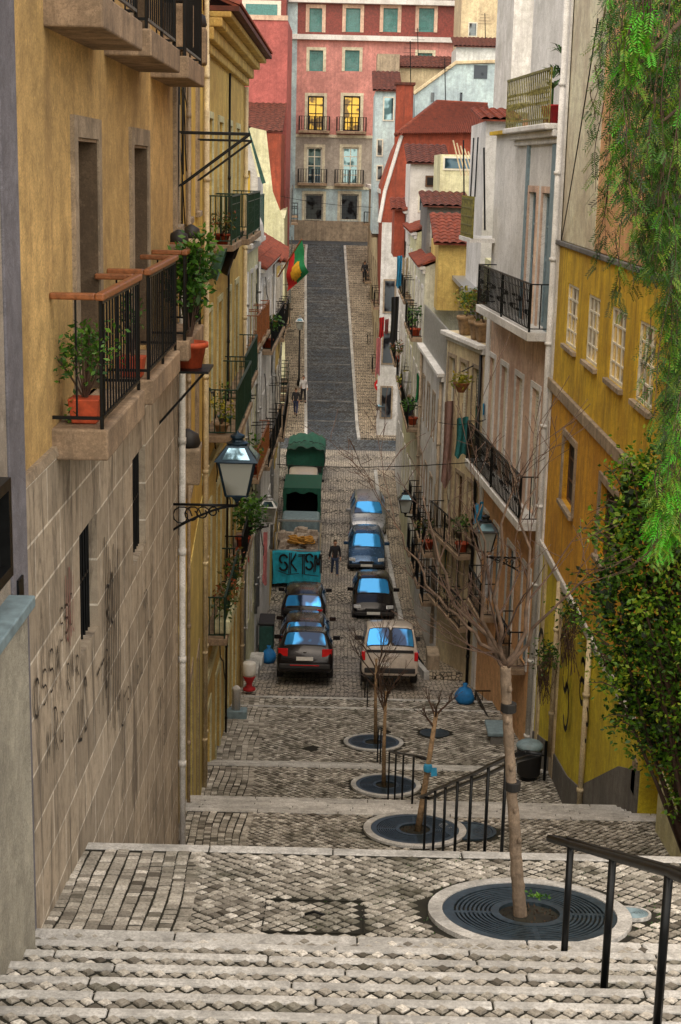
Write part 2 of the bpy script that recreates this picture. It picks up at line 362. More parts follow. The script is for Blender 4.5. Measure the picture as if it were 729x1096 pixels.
def window(root,w,h,style='sash',dep=.2,surround=None,frame='frame',pane='pane',sill=False,nx=2,nz=3,t=.05,sw=.14):
    a,b,c,d=h
    mb=MB(); w.box(mb,a,a+t,c,d,-dep,-dep+.05); w.box(mb,b-t,b,c,d,-dep,-dep+.05); w.box(mb,a+t,b-t,c,c+t,-dep,-dep+.05); w.box(mb,a+t,b-t,d-t,d,-dep,-dep+.05)
    if style=='sash':
        for i in range(1,nx):
            u=a+(b-a)*i/nx; w.box(mb,u-t*.35,u+t*.35,c+t,d-t,-dep+.004,-dep+.04)
        for i in range(1,nz):
            z=c+(d-c)*i/nz; w.box(mb,a+t,b-t,z-t*.3,z+t*.3,-dep+.007,-dep+.037)
    elif style=='bars':
        pass
    f=mb.build('window',M[frame],root)
    p=MB().quad(w.P(a,c,-dep+.012),w.P(b,c,-dep+.012),w.P(b,d,-dep+.012),w.P(a,d,-dep+.012)).build('pane',M[pane],f)
    if style=='shutter' or style=='blind':
        q=MB(); n=max(4,int((d-c-2*t)/.09)); lo=c+t if style=='shutter' else c+(d-c)*.45; 
        n=max(4,int((d-t-lo)/.09))
        for i in range(n):
            z=lo+(d-t-lo)*i/n; w.box(q,a+t,b-t,z,z+(d-t-lo)/n*.75,-dep+.02,-dep+.045)
        q.build('shutter',M[frame if style=='shutter' else 'frame'],f)
    if style=='bars':
        q=MB(); n=max(3,int((b-a)/.12))
        for i in range(n+1):
            u=a+(b-a)*i/n; u=min(max(u,a+.02),b-.02); q.tube([w.P(u,c,-.05),w.P(u,d,-.05)],.012,5)
        k=max(2,int((d-c)/.45))
        for i in range(1,k): z=c+(d-c)*i/k; w.box(q,a,b,z-.012,z+.012,-.06,-.045)
        q.build('grille',M['iron'],f)
    if surround:
        s=MB(); e=.035; w.box(s,a-sw,a-.002,c-.02,d+sw,-.05,e); w.box(s,b+.002,b+sw,c-.02,d+sw,-.05,e); w.box(s,a-.002,b+.002,d+.002,d+sw,-.05,e+.003)
        s.build('surround',M[surround],f)
    if sill:
        s=MB(); w.box(s,a-.1,b+.1,c-.1,c-.003,-.05,.09); s.build('sill',M[surround or 'trim'],f,bev=.01)
    return f
def ornate_panel(q,w,u0,u1,z0,z1,o,r=.008):
    """scroll ironwork between bars"""
    n=max(1,int((u1-u0)/.22)); du=(u1-u0)/n
    for i in range(n):
        cu=u0+du*(i+.5); cz=(z0+z1)/2; 
        for sgn in (-1,1):
            pts=[]
            for k in range(9):
                a=k/8*math.pi*1.6; rr=.09*(1-k/12)
                pts.append(w.P(cu+sgn*(.0+rr*math.sin(a)),cz+sgn*(.14-rr*math.cos(a)),o))
            q.tube(pts,r,4,False)
def balcony(root,w,u0,u1,z,depth=.45,th=.16,hr=.95,slab='slab',iron='iron',hand=None,ornate=False,gap=.12,bar=.011,ends=True,bow=0):
    s=MB(); w.box(s,u0,u1,z-th,z,-.05,depth); sl=s.build('balcony',M[slab],root,bev=.015)
    q=MB(); o=depth-.05; a,b=u0+.04,u1-.04
    n=max(2,round((b-a)/gap))
    for i in range(n+1):
        u=a+(b-a)*i/n; q.tube([w.P(u,z+.08,o),w.P(u,z+hr,o)],bar,5,False)
    posts=[a,b] if b-a<2.2 else [a,(a+b)/2,b]
    for u in posts: q.tube([w.P(u,z-.002,o),w.P(u,z+hr+.01,o)],bar*1.8,6)
    w.box(q,a,b,z+.07,z+.095,o-.012,o+.012)
    if not hand: w.box(q,a-.02,b+.02,z+hr-.015,z+hr+.02,o-.022,o+.022)
    else: w.box(q,a,b,z+hr-.05,z+hr-.03,o-.01,o+.01)
    if ends:
        for u in (a,b):
            m=max(2,round(o/gap))
            for i in range(1,m): q.tube([w.P(u,z+.08,o*i/m),w.P(u,z+hr,o*i/m)],bar,5,False)
            w.box(q,u-.012,u+.012,z+.07,z+.095,0,o)
            if not hand: w.box(q,u-.02,u+.02,z+hr-.012,z+hr+.017,0,o)
    if ornate:
        ornate_panel(q,w,a,b,z,z+hr,o); w.box(q,a,b,z+hr-.18,z+hr-.16,o-.01,o+.01)
    q.build('railing',M[iron],sl)
    if hand:
        h=MB(); w.box(h,a-.05,b+.05,z+hr-.02,z+hr+.035,o-.035,o+.035)
        for u in (a,b): w.box(h,u-.045,u+.045,z+hr-.0175,z+hr+.0325,0,o-.035)
        h.build('handrail',M[hand],sl,bev=.012)
    return sl
def tiles(root,p0,along,up,m='tile',pitch=.24,th=.05,name='roof',rows=None):
    """corrugated clay tile slope: p0 eave corner, along = eave vector, up = slope vector"""
    p0,along,up=Vector(p0),Vector(along),Vector(up); L=along.length; U=up.length; nrm=along.cross(up).normalized()
    if nrm.z<0: nrm=-nrm
    n=max(4,int(L/pitch)*6); r=max(1,int(U/.42)) ; mb=MB(); vs=[];fs=[]
    for j in range(2*r+1):
        row=(j+1)//2; v=row/r; lift=.025*(1 if j%2==0 else 0)
        if j==2*r: lift=0
        for i in range(n+1):
            u=i/n; h=abs(math.sin(math.pi*u*L/pitch))*.07
            vs.append(p0+along*u+up*min(1,v)+nrm*(h+lift))
    W=n+1
    for j in range(2*r):
        for i in range(n): fs.append((j*W+i,j*W+i+1,(j+1)*W+i+1,(j+1)*W+i))
    mb.add(vs,fs)
    mb.hexa([p0-nrm*th,p0+along-nrm*th,p0+along+up-nrm*th,p0+up-nrm*th,p0,p0+along,p0+along+up,p0+up])
    return mb.build(name,M[m],root)
# ------------------------------------------------------------------ foliage
def leafball(mb,c,rad,n,size,lo=0,hi=1,rng=random,flat=.5,top=True):
    c=Vector(c)
    for i in range(n):
        d=Vector((rng.gauss(0,1),rng.gauss(0,1),rng.gauss(0,1))); d.normalize(); k=rng.random()**.45
        p=c+Vector((d.x*rad[0],d.y*rad[1],d.z*rad[2]))*k
        leaf(mb,p,size*rng.uniform(.6,1.3),min(1,max(0,lo+(hi-lo)*(rng.random()*.6+.4*(d.z*k*.5+.5)))),rng)
def leaf(mb,p,s,col,rng=random,dirv=None,wd=.45):
    a=dirv or Vector((rng.gauss(0,1),rng.gauss(0,1),rng.gauss(0,.7))).normalized()
    b=a.cross(Vector((rng.gauss(0,1),rng.gauss(0,1),rng.gauss(0,1)))).normalized()
    mb.add([p,p+a*s*.5+b*s*wd*.5,p+a*s,p+a*s*.5-b*s*wd*.5],[(0,1,2,3)],col)
def potted(name,label,cat,loc,pr=.14,ph=.22,fr=(.2,.2,.3),n=250,size=.06,pot='terracotta',leafm='leaf',group=None,stems=6,square=False,droop=0):
    t=thing(name,label,cat,loc,group=group); x,y,z=loc
    if square: MB().hexa([Vector((x+a*pr*q,y+b*pr*q*1.0,z+h)) for h,q in ((0,.8),(ph,1)) for a,b in ((-1,-1),(1,-1),(1,1),(-1,1))]).build('pot',M[pot],t,bev=.01)
    else: MB().lathe((x,y,z),[(pr*.7,0),(pr*.95,ph*.8),(pr*1.1,ph*.8),(pr*1.1,ph),(pr*.95,ph),(pr*.9,ph*.9)],14).build('pot',M[pot],t,True)
    f=MB(); s=MB()
    for k in range(stems):
        a=random.uniform(0,6.28); r=random.uniform(.2,.8); top=Vector((x+math.cos(a)*fr[0]*r,y+math.sin(a)*fr[1]*r,z+ph+fr[2]*random.uniform(.8,1.7)))
        s.tube([(x,y,z+ph*.85),((x+top.x)/2,(y+top.y)/2,z+ph+fr[2]*.5),top],[.008,.006,.003],5)
        leafball(f,top-Vector((0,0,fr[2]*.25)),(fr[0]*.5,fr[1]*.5,fr[2]*.45),n//stems,size)
    if droop:
        for k in range(droop):
            a=random.uniform(0,6.28); 
            for q in range(14): leaf(f,Vector((x+math.cos(a)*pr*(1.1+q*.02),y+math.sin(a)*pr*(1.1+q*.02),z+ph-q*.03)),size,random.random())
    s.build('stem',M['twig'],t); f.build('foliage',M[leafm],t); return t
# ------------------------------------------------------------------ ground, stairs, street
def struct(o): o['kind']='structure'; return o
struct(MB().quad((-700,-300,-19.5),(700,-300,-19.5),(700,900,-19.5),(-700,900,-19.5)).build('ground',M['street']))
XL0,XR0=-3.6,5.6
prof=[(-6,-3.09)]; nos=[]   # stair section
def flight(ys,z0,r):
    z=z0
    for y in ys:
        prof.append((y,z)); nos.append((y,z)); z-=r; prof.append((y+.002,z))
    return z
tread=[]
ysA=[3.68+.43*k for k in range(15)]; flight(ysA,-3.09,.16)
prof.append((12.15,-5.83)); prof.pop()
flight([12.15+(7.25/21)*k for k in range(22)],-5.83,3.82/22)
ys2=[22.0+.42*k for k in range(6)]; 
prof_z=flight(ys2,-9.9,.15)
ys3=[24.52+.33*k for k in range(14)]; flight(ys3,prof_z,(13.24+prof_z)/14)
flight([32.5+.5*k for k in range(5)],-13.5,.92/5)
flight([40.3],-14.94,.08); flight([41.5],-15.09,.11)
mb=MB(); P_=prof
for (a,b),(c,d) in zip(P_,P_[1:]): mb.quad((XL0,a,b),(XR0,a,b),(XR0,c,d),(XL0,c,d))
struct(mb.build('stairway',M['mortar']))
mb=MB(); rg=random.Random(3)
for (y,z) in nos:
    x=XL0
    while x<XR0:
        l=rg.uniform(.8,1.5); x2=min(XR0,x+l); dz=rg.uniform(-.003,.004); w=.07 if y<9.6 else .15
        c=rg.random(); sl=.12 if y in (12.15,22.0,32.5) else 0
        mb.hexa([(x+.006,y-w,z-.1),(x2-.004,y-w,z-.1),(x2-.004,y+.012,z-.1),(x+.006,y+.012,z-.1),(x+.006,y-w,z+.012+dz+sl*w),(x2-.004,y-w,z+.012+dz+sl*w),(x2-.004,y+.012,z+.012+dz),(x+.006,y+.012,z+.012+dz)],c)
        x=x2
struct(mb.build('stair_kerb_stones',M['stepstone'],bev=.012))
GR=[(1.54,10.64,.787),(1.25,21.2,.787),(1.16,31.22,.787),(1.01,36.88,.787)]
SKIP=[(gx,gy,r+.01) for gx,gy,r in GR]+[(2.35,10.7,.155),(2.67,37.88,.42),(2.1,21.2,.42),(1.75,21.4,.13),(-.6,36.2,.15)]
RECT=[(-.52,.26,10.15,10.85)]
def stones(mb,x0,x1,y0,y1,size,diag,rg):
    n=0; s=size
    def zz(y): 
        # local slope lookup along the real stair section
        for (a,b),(c,d) in zip(P_,P_[1:]):
            if a<=y<=c and c-a>.01: return b+(d-b)*(y-a)/(c-a)
        return zg(y)
    if diag:
        k=s/math.sqrt(2)*1.03; nx=int((x1-x0)/k)+1; ny=int((y1-y0)/k)+1; pts=[(x0+i*k,y0+j*k) for j in range(ny+1) for i in range(nx) if (i+j)%2==0]
    else:
        pts=[]; nc=max(1,round((x1-x0)/(s*1.22))); dxx=(x1-x0)/nc; x=x0+dxx/2
        while x<x1-s*.3:
            y=y0+rg.random()*s*.6
            while y<y1: 
                l=s*rg.uniform(.75,1.2); pts.append((x,y+l/2)); y+=l
            x+=dxx
    for (px,py) in pts:
        if not(x0+s*.35<px<x1-s*.35 and y0+s*.35<py<y1-s*.3): continue
        if any((px-a)**2+(py-b)**2<(r+s*.45)**2 for a,b,r in SKIP): continue
        if any(a-s*.1<px<b+s*.1 and c-s*.1<py<d+s*.1 for a,b,c,d in RECT) and not any(a+s*.5<px<b-s*.5 and c+s*.5<py<d-s*.5 for a,b,c,d in RECT): continue
        wig=.02*math.sin(py*2.1+px)+.012*math.sin(px*5+py*3)
        h=.012+rg.uniform(-.006,.008); tl=rg.uniform(-.12,.12); tx=rg.uniform(-.1,.1)
        if diag: cor=[(0,-1),(1,0),(0,1),(-1,0)]; q=s*.5*math.sqrt(2)*.88*rg.uniform(.86,1.02)
        else: cor=[(-1,-1),(1,-1),(1,1),(-1,1)]; q=s*.5*.9
        e=1.25 if not diag else 1
        vs=[]; 
        for f,hh in ((1,-.012),(.97,h*.4),(.80,h)):
            for (a,b) in cor:
                jx=rg.uniform(-.07,.07)*q; jy=rg.uniform(-.07,.07)*q
                X=px+wig+a*q*f*e+jx; Y=py+b*q*f*.92+jy
                vs.append((X,Y,zz(min(max(Y,y0),y1))+hh+(a*tx+b*tl)*q*.25))
        fs=[(8,9,10,11)]
        for r0 in (0,4):
            for k in range(4): fs.append((r0+k,r0+(k+1)%4,r0+4+(k+1)%4,r0+4+k))
        cc=rg.gauss(.52,.24)
        mb.add(vs,fs,min(1,max(0,cc)))
rg=random.Random(11)
def band(y0,y1,size,xa,xb,xs,name):
    mb=MB(); stones(mb,xa,xs+.03,y0,y1,size,False,rg); stones(mb,xs-.05,xb,y0,y1,size,True,rg)
    return struct(mb.build(name,M['cob']))
band(9.71,12.0,.087,-2.3,5.1,-1.12,'landing_cobbles')
band(18.6,21.85,.09,-2.5,5.2,-1.28,'landing_cobbles')
band(29.2,32.35,.115,-3.1,5.3,-1.85,'landing_cobbles')
band(34.6,40.15,.13,-3.3,5.3,-1.95,'landing_cobbles')
band(40.31,41.35,.13,-3.3,5.3,-1.95,'landing_cobbles')
mb=MB()
for k in range(3,15): stones(mb,-2.2,4.4,ysA[k]-.30,ysA[k]-.035,.072,True,rg)
for k in range(1,6): stones(mb,-2.4,5.2,ys2[k]-.42+.02,ys2[k]-.15,.11,True,rg)
struct(mb.build('tread_cobbles',M['cob']))
# street strips
def strip(name,m,L,Rr,ys,dz=0):
    mb=MB(); rows=[(L(y),y,zg(y)+dz,Rr(y)) for y in ys]
    for a,b in zip(rows,rows[1:]): mb.quad((a[0],a[1],a[2]),(a[3],a[1],a[2]),(b[3],b[1],b[2]),(b[0],b[1],b[2]))
    return mb
def lin(tab):
    def f(y):
        if y<=tab[0][0]: return tab[0][1]
        for (a,b),(c,d) in zip(tab,tab[1:]):
            if y<=c: return b+(d-b)*(y-a)/(c-a)
        return tab[-1][1]
    return f
PY=[41.52,50,60,70,80,84,88,88.6]
struct(strip('street','s',lambda y:-14,lambda y:14,PY).build('street',M['street']))
PF=[88.0,88.7,95,105,115,125,128,131.5]
struct(strip('far_road','s',lambda y:-14,lambda y:14,PF,.006).build('far_road',M['farroad']))
def pavement(name,xl,xr,ys,kerb_left,dz=.13):
    mb=strip(name,'m',xl,xr,ys,dz)
    y0,y1=ys[0],ys[-1]
    mb.quad((xl(y0),y0,zg(y0)-.3),(xr(y0),y0,zg(y0)-.3),(xr(y0),y0,zg(y0)+dz),(xl(y0),y0,zg(y0)+dz))
    mb.quad((xl(y1),y1,zg(y1)-.3),(xr(y1),y1,zg(y1)-.3),(xr(y1),y1,zg(y1)+dz),(xl(y1),y1,zg(y1)+dz))
    struct(mb.build(name,M['pave']))
    k=MB(); e=xl if kerb_left else xr; sg=-1 if kerb_left else 1
    for a,b in zip(ys,ys[1:]):
        n=max(1,int((b-a)/1.2))
        for i in range(n):
            p=a+(b-a)*i/n; q=a+(b-a)*(i+1)/n-.02
            k.hexa([(e(p)-.09*(sg<0)*2,p,zg(p)-.2),(e(p)+.09*(sg>0)*2,p,zg(p)-.2),(e(q)+.09*(sg>0)*2,q,zg(q)-.2),(e(q)-.09*(sg<0)*2,q,zg(q)-.2),
                    (e(p)-.09*(sg<0)*2,p,zg(p)+dz+.004),(e(p)+.09*(sg>0)*2,p,zg(p)+dz+.004),(e(q)+.09*(sg>0)*2,q,zg(q)+dz+.004),(e(q)-.09*(sg<0)*2,q,zg(q)+dz+.004)])
    struct(k.build('kerb',M['stepstone']))
pavement('pavement',lin([(46,3.0),(52,2.75),(79,2.05),(83,2.0)]),lambda y:5.0,[46,52,60,70,79,82.6],True)
pavement('pavement',lin([(89.5,1.1),(91,1.0),(127.5,-.09)]),lambda y:7.0,[89.5,90,95,105,115,127.5],True)
pavement('pavement',lambda y:-9.0,lin([(89.5,-2.3),(125,-3.47)]),[89.5,90,95,105,115,127.5],False)
# worn white marks on the far road: cross bands of pale setts
mb=MB()
for i in range(11):
    y=92+i*3.1; xl=lin([(91,-2.1),(127,-3.3)])(y); xr=lin([(91,.8),(127,-.3)])(y)
    mb.quad((xl,y,zg(y)+.012),(xr,y,zg(y)+.012),(xr,y+.22,zg(y+.22)+.012),(xl,y+.22,zg(y+.22)+.012))
struct(mb.build('road_setts_band',plain('pale_setts',(.15,.16,.17),.8,var=.9,scale=3)))
# ------------------------------------------------------------------ tree grates & covers
def slope_at(y): return math.atan2(zg(y+.2)-zg(y-.2),.4)
GL=['round cast iron tree grate on the nearest landing, around the biggest bare tree','round iron tree grate on the second landing, around the leaning tree','round iron tree grate on the third landing, around a thin young tree','small-looking round iron tree grate on the fourth landing, farthest down the stairs']
for i,(gx,gy,r) in enumerate(GR):
    t=thing('tree_grate',GL[i],'tree grate',(gx,gy,zg(gy)+.008),group='tree grates down the stairway',rx=slope_at(gy))
    MB().lathe((0,0,0),[(r*.86,-.05),(r*.86,.028),(r,.028),(r,-.05)],56,cap=False).build('surround_ring',M['stepstone'],t,local=True)
    g=MB(); n=56
    def ring(a,b,z0=-.02,z1=.02): g.lathe((0,0,0),[(a,z0),(a,z1),(b,z1),(b,z0)],n,cap=False)
    ring(r*.30,r*.38); ring(r*.745,r*.855)
    for k in range(8): a=r*(.40+.043*k); ring(a,a+r*.022,-.02,.016)
    for k in range(4):
        an=math.pi/2*k; c,s=math.cos(an),math.sin(an); w=.02
        g.hexa([(c*r*.36-s*w*(-1)*sg if False else c*rr-s*w*sg,s*rr+c*w*sg,z) for z in(-.02,.014) for rr,sg in((r*.36,-1),(r*.36,1),(r*.76,1),(r*.76,-1))])
    g.build('grate',M['grate'],t,local=True)
    d=MB().lathe((0,0,0),[(.001,-.03),(r*.86,-.03)],32,cap=False)
    for k in range(160 if i<2 else 30):
        a=random.uniform(0,6.28); q=r*.29*random.random()**.5; leaf(d,Vector((q*math.cos(a),q*math.sin(a),-.015)),.04,0)
    d.build('soil',M['soil'],t,local=True)
def cover(name,label,x,y,r,m,ringm=None):
    t=thing(name,label,'manhole cover',(x,y,zg(y)+.01),rx=slope_at(y))
    MB().lathe((0,0,0),[(r*.86,-.03),(r*.86,.014),(r,.014),(r,-.03)],28,cap=False).build('frame',M[ringm or m],t,local=True)
    c=MB().lathe((0,0,0),[(.001,.008),(r*.84,.008),(r*.84,-.03)],28,cap=False)
    for k in range(5): c.lathe((0,0,0),[(r*(.15+.14*k),.008),(r*(.17+.14*k),.013),(r*(.19+.14*k),.008)],24,cap=False)
    c.build('lid',M[m],t,local=True)
cover('manhole_cover','small blue-green round cover beside the nearest handrail',2.35,10.7,.15,'bluepaint','stepstone')
cover('manhole_cover','rusty round manhole cover behind the second handrail',2.1,21.2,.40,'grate')
cover('manhole_cover','tiny pale round cover beside the second tree grate',1.75,21.4,.12,'steel')
cover('manhole_cover','dark round manhole cover on the fourth landing right of the trees',2.67,37.88,.40,'grate')
t=thing('inspection_cover','rectangular cobble-filled inspection cover frame on the nearest landing','manhole cover',(-.13,10.5,zg(10.5)))
mb=MB(); a,b,c,d=RECT[0]
for x0,x1,y0,y1 in ((a,b,c,c+.012),(a,b,d-.012,d),(a,a+.012,c,d),(b-.012,b,c,d)): mb.hexa([(x0,y0,zg(y0)-.02),(x1,y0,zg(y0)-.02),(x1,y1,zg(y1)-.02),(x0,y1,zg(y1)-.02),(x0,y0,zg(y0)+.012),(x1,y0,zg(y0)+.012),(x1,y1,zg(y1)+.012),(x0,y1,zg(y1)+.012)])
mb.build('frame',M['mortar'],t)
MB().tube([(-.2,10.5,zg(10.5)+.02),(-.13,10.49,zg(10.5)+.05),(-.05,10.5,zg(10.5)+.02)],.012).build('handle',M['iron'],t)
# moss and weeds in the joints
mb=MB(); rg=random.Random(5)
for i in range(420):
    gx,gy,r=GR[rg.choice([0,0,0,1,1,2])]; a=rg.uniform(0,6.28); q=r+abs(rg.gauss(0,.5)); x=gx+q*math.cos(a); y=gy+q*math.sin(a)*.8
    if not any(abs(y-c)<d for c,d in((10.9,1.1),(20.9,.9),(30.9,1.2))): continue
    for k in range(3): leaf(mb,Vector((x+rg.gauss(0,.012),y+rg.gauss(0,.012),zg(y)+.005)),.02,rg.uniform(.1,.6),rg,Vector((rg.gauss(0,.8),rg.gauss(0,.8),.5)).normalized())
for (x,y) in ((1.95,7.9),(1.9,7.85),(1.7,11.0),(1.62,11.02)):
    for k in range(26): leaf(mb,Vector((x+rg.gauss(0,.03),y+rg.gauss(0,.03),zg(y)+.01)),.05,rg.uniform(.4,1),rg,Vector((rg.gauss(0,.8),rg.gauss(0,.8),.7)).normalized())
tag(mb.build('moss_tufts',M['leaf']),'green moss and tiny weeds in the cobble joints by the tree grates','weeds',kind='stuff')
# ------------------------------------------------------------------ handrails
def handrail(label,tops,posts,double=True,r=.024,pr=.02,hgt=.9,drop=.12):
    """tops: rail centre line; posts: plan points with ground z"""
    b=posts[0]; t=thing('handrail',label,'handrail',(b[0],b[1],zg(b[1])),group='handrails down the stairway')
    rl=MB()
    rl.tube(tops,r,8)
    if double:
        low=[Vector(p)+Vector((.13,0,-.015)) for p in tops]; rl.tube(low,r,8)
        for i in (0,-1): rl.tube([tops[i],low[i]],r*.95,8)
    rl.build('rail',M['iron'],t,True)
    for (x,y,zb,zt) in posts:
        MB().tube([(x,y,zb-.03),(x,y,zt)],pr,8).lathe((x,y,zb),[(pr*2.2,0),(pr*2.2,.012),(pr,.014)],10).build('post',M['iron'],t,True)
    return t
def zstep(y):
    z=P_[0][1]
    for a,b in P_:
        if a<=y: z=b
    for (a,b),(c,d) in zip(P_,P_[1:]):
        if a<=y<=c and c-a>.01: z=b+(d-b)*(y-a)/(c-a)
    return z
def rail_line(px0,py0,y0,px1,py1,y1,ys,label,ext=.0,**k):
    a=at_y(px0,py0,y0); b=at_y(px1,py1,y1)
    def pt(y): f=(y-y0)/(y1-y0); return a+(b-a)*f
    posts=[(pt(y).x,y,zstep(y),pt(y).z-.01) for y in ys]
    ya,yb=(y0,y1)
    tops=[pt(ya),pt(yb)]
    return handrail(label,tops,posts,**k),pt
# nearest: runs from the landing up the stairs toward the viewer
a=at_y(588,897,9.62); 
pts=[]
for (px,py,y) in ((611,904,9.3),(656,917,8.15),(716,934,7.05)): pts.append(at_y(px,py,y))
tops=[a]+pts+[pts[-1]+Vector((0.02,-1.05,.40)),pts[-1]+Vector((.04,-2.1,.80))]
posts=[(p.x,p.y,zstep(p.y),p.z) for p in pts]+[(pts[-1].x+.02,6.0,zstep(6.0),pts[-1].z+.40)]
handrail('black double handrail beside the nearest landing, closest to the viewer',tops,posts,r=.026,pr=.024)
tops=[at_y(378,849,19.2)*0+at_y(450,853,18.7)]
q=[(456,851,18.4),(466,845,17.4),(477,841,16.6),(490,835,15.8),(505,829,15.1),(523,820,14.35),(542,811,13.55)]
posts=[]; tops=[at_y(450,853,18.8)]
for px,py,y in q:
    p=at_y(px,py,y); posts.append((p.x,y,zstep(y),p.z)); tops.append(p)
tops.append(at_y(563,805,12.9))
handrail('black double handrail on the flight between first and second landing, behind the big tree',tops,posts,r=.022,pr=.018)
posts=[];tops=[]
for px,py,y in ((417,804,29.6),(424,806,27.4),(432,807,25.6),(443,809,23.8)):
    p=at_y(px,py,y); posts.append((p.x,y,zstep(y),p.z)); tops.append(p)
tops.append(at_y(452,812,22.9)); handrail('black handrail on the flight below the second landing, by the thin trees',tops,posts,r=.02,pr=.02)
posts=[];tops=[]
for px,py,y in ((405,779,35.2),(408,781,34.2),(412,783,33.2)):
    p=at_y(px,py,y); posts.append((p.x,y,zstep(y),p.z)); tops.append(p)
handrail('short black handrail on the small flight below the third landing',tops,posts,r=.02,pr=.018)
posts=[];tops=[]
for px,py,y in ((387,722,43.0),(391,724,41.8),(394,726,40.6)):
    p=at_y(px,py,y); posts.append((p.x,y,zstep(y),p.z)); tops.append(p)
handrail('small black handrail at the foot of the stairs in front of the white van',tops,posts,r=.02,pr=.018)
# ------------------------------------------------------------------ bare trees
def grow(mb,p,d,r,l,depth,rg,up=.12,nb=2,spread=.5,minr=.003):
    pts=[p];rs=[r];q=p.copy();dd=d.copy()
    n=4
    for i in range(n):
        dd=(dd+Vector((rg.gauss(0,.1),rg.gauss(0,.1),rg.gauss(0,.06)+up*.5))).normalized(); q=q+dd*l/n; pts.append(q.copy()); rs.append(max(minr,r*(1-.45*(i+1)/n)))
        if depth>0 and i>0 and rg.random()<.75:
            s=(dd+Vector((rg.gauss(0,spread),rg.gauss(0,spread),rg.gauss(0,spread*.5)))).normalized()
            grow(mb,q.copy(),s,rs[-1]*.62,l*rg.uniform(.4,.7),depth-1,rg,up,nb,spread,minr)
    mb.tube(pts,rs,5 if r>.012 else 4,False)
    if depth>0:
        for k in range(nb):
            s=(dd+Vector((rg.gauss(0,spread*.6),rg.gauss(0,spread*.6),rg.gauss(0,spread*.3)))).normalized()
            grow(mb,q.copy(),s,rs[-1]*.8,l*rg.uniform(.55,.85),depth-1,rg,up,nb,spread,minr)
rg=random.Random(21)
gx,gy=1.54,10.64; bz=zg(gy)
t=thing('bare_tree','tallest bare street tree with pale trunk, forking above the nearest landing','tree',(at_y(557,985,gy).x,gy,bz),group='bare young trees down the stairway')
tr=[(557,988),(553,930),(549,860),(545,800),(542,750),(541,712)]; rr=[.054,.047,.041,.039,.038,.044]
pts=[at_y(x,y,gy) for x,y in tr]; pts[0].z=bz-.03
mb=MB(); pp=[];rq=[]
for (a_,b_),(ra,rb) in zip(zip(pts,pts[1:]),zip(rr,rr[1:])):
    for k in range(9): f=k/9; pp.append(a_.lerp(b_,f)+Vector((rg.gauss(0,.002),rg.gauss(0,.002),0))); rq.append((ra+(rb-ra)*f)*rg.uniform(.94,1.07))
pp.append(pts[-1]); rq.append(rr[-1]); mb.tube(pp,rq,14)
for (x_,y_,r_) in ((556,900,.018),(547,822,.02),(551,868,.014),(543,771,.022),(546,738,.018)): c_=at_y(x_,y_,gy-.045); mb.sphere(c_,r_,8,1.6)
mb.build('trunk',M['barkt'],t,True)
lb=MB(); tw=MB()
fork=pts[-1]
limbs=[([(541,714),(520,680),(488,650),(470,600),(452,530)],.030,.1),([(541,712),(534,690),(528,640),(540,560),(545,490)],.028,-.2),
 ([(541,715),(556,690),(566,640),(560,560),(572,500)],.028,.25),([(541,716),(565,690),(590,655),(622,620)],.024,-.25),([(541,716),(525,695),(500,670),(470,640),(445,600),(420,560)],.020,-.1),([(541,714),(515,660),(520,600),(515,540)],.022,-.35)]
for pl,r,dy in limbs:
    P0=[at_y(x,y,gy+dy*i*.35) for i,(x,y) in enumerate(pl)]; P3=[P0[0]]
    for a_,b_ in zip(P0,P0[1:]):
        L_=(b_-a_).length
        for k in (1,2,3): P3.append(a_.lerp(b_,k/3)+Vector((rg.gauss(0,.035),rg.gauss(0,.035),rg.gauss(0,.02)))*L_*(1.6 if k<3 else .6))
    n=len(P3); rs=[r*.60*(1-i/(n-1))**.9+.0045 for i in range(n)]
    lb.tube(P3,rs,7,True)
    for i in range(1,n):
        for k in range((1 if rg.random()<(.12 if i<3 else .5) else 0) if i<n-1 else 2):
            f=rg.random(); q=P3[i-1].lerp(P3[i],f); dv=((P3[i]-P3[i-1]).normalized()+Vector((rg.gauss(0,.55),rg.gauss(0,.55),rg.gauss(.25,.3)))).normalized()
            grow(tw,q,dv,rs[i]*.45+.002,rg.uniform(.25,.6),2 if i%2 else 1,rg,.12,1,.55,.0024)
lb.build('limb',M['limb'],t,True); tw.build('twigs',M['twig'],t)
for (x,y) in ((544.5,757),(549,841)):
    c=at_y(x,y,gy); MB().lathe(c,[(.055,-.035),(.06,-.03),(.06,.03),(.055,.035)],14).build('strap',M['black'],t)
def small_tree(label,gy,line,r0,tops,seed,stake=None,tagc=None,spread=.55,depth=2,l=.5):
    rg=random.Random(seed); pts=[at_y(x,y,gy) for x,y in line]; pts[0].z=zg(gy)-.03
    t=thing('bare_tree',label,'tree',(pts[0].x,gy,zg(gy)),group='bare young trees down the stairway')
    n=len(pts); MB().tube(pts,[r0*(1-.4*i/(n-1)) for i in range(n)],8).build('trunk',M['bark'],t,True)
    tw=MB()
    for k in range(tops):
        a=6.28*k/tops+rg.random(); q=pts[-1].lerp(pts[-2],rg.random()*.5)
        grow(tw,q,Vector((math.cos(a)*spread,math.sin(a)*spread,1)).normalized(),r0*.42,l*rg.uniform(.7,1.3),depth,rg,.15,2,.45,.004)
    tw.build('twigs',M['twig'],t)
    return t,pts
t2,p2=small_tree('thin tree leaning right on the second landing, blue tag on its trunk',21.2,[(447,893),(452,860),(459,815),(467,763)],.055,4,31,spread=.9,l=.28)
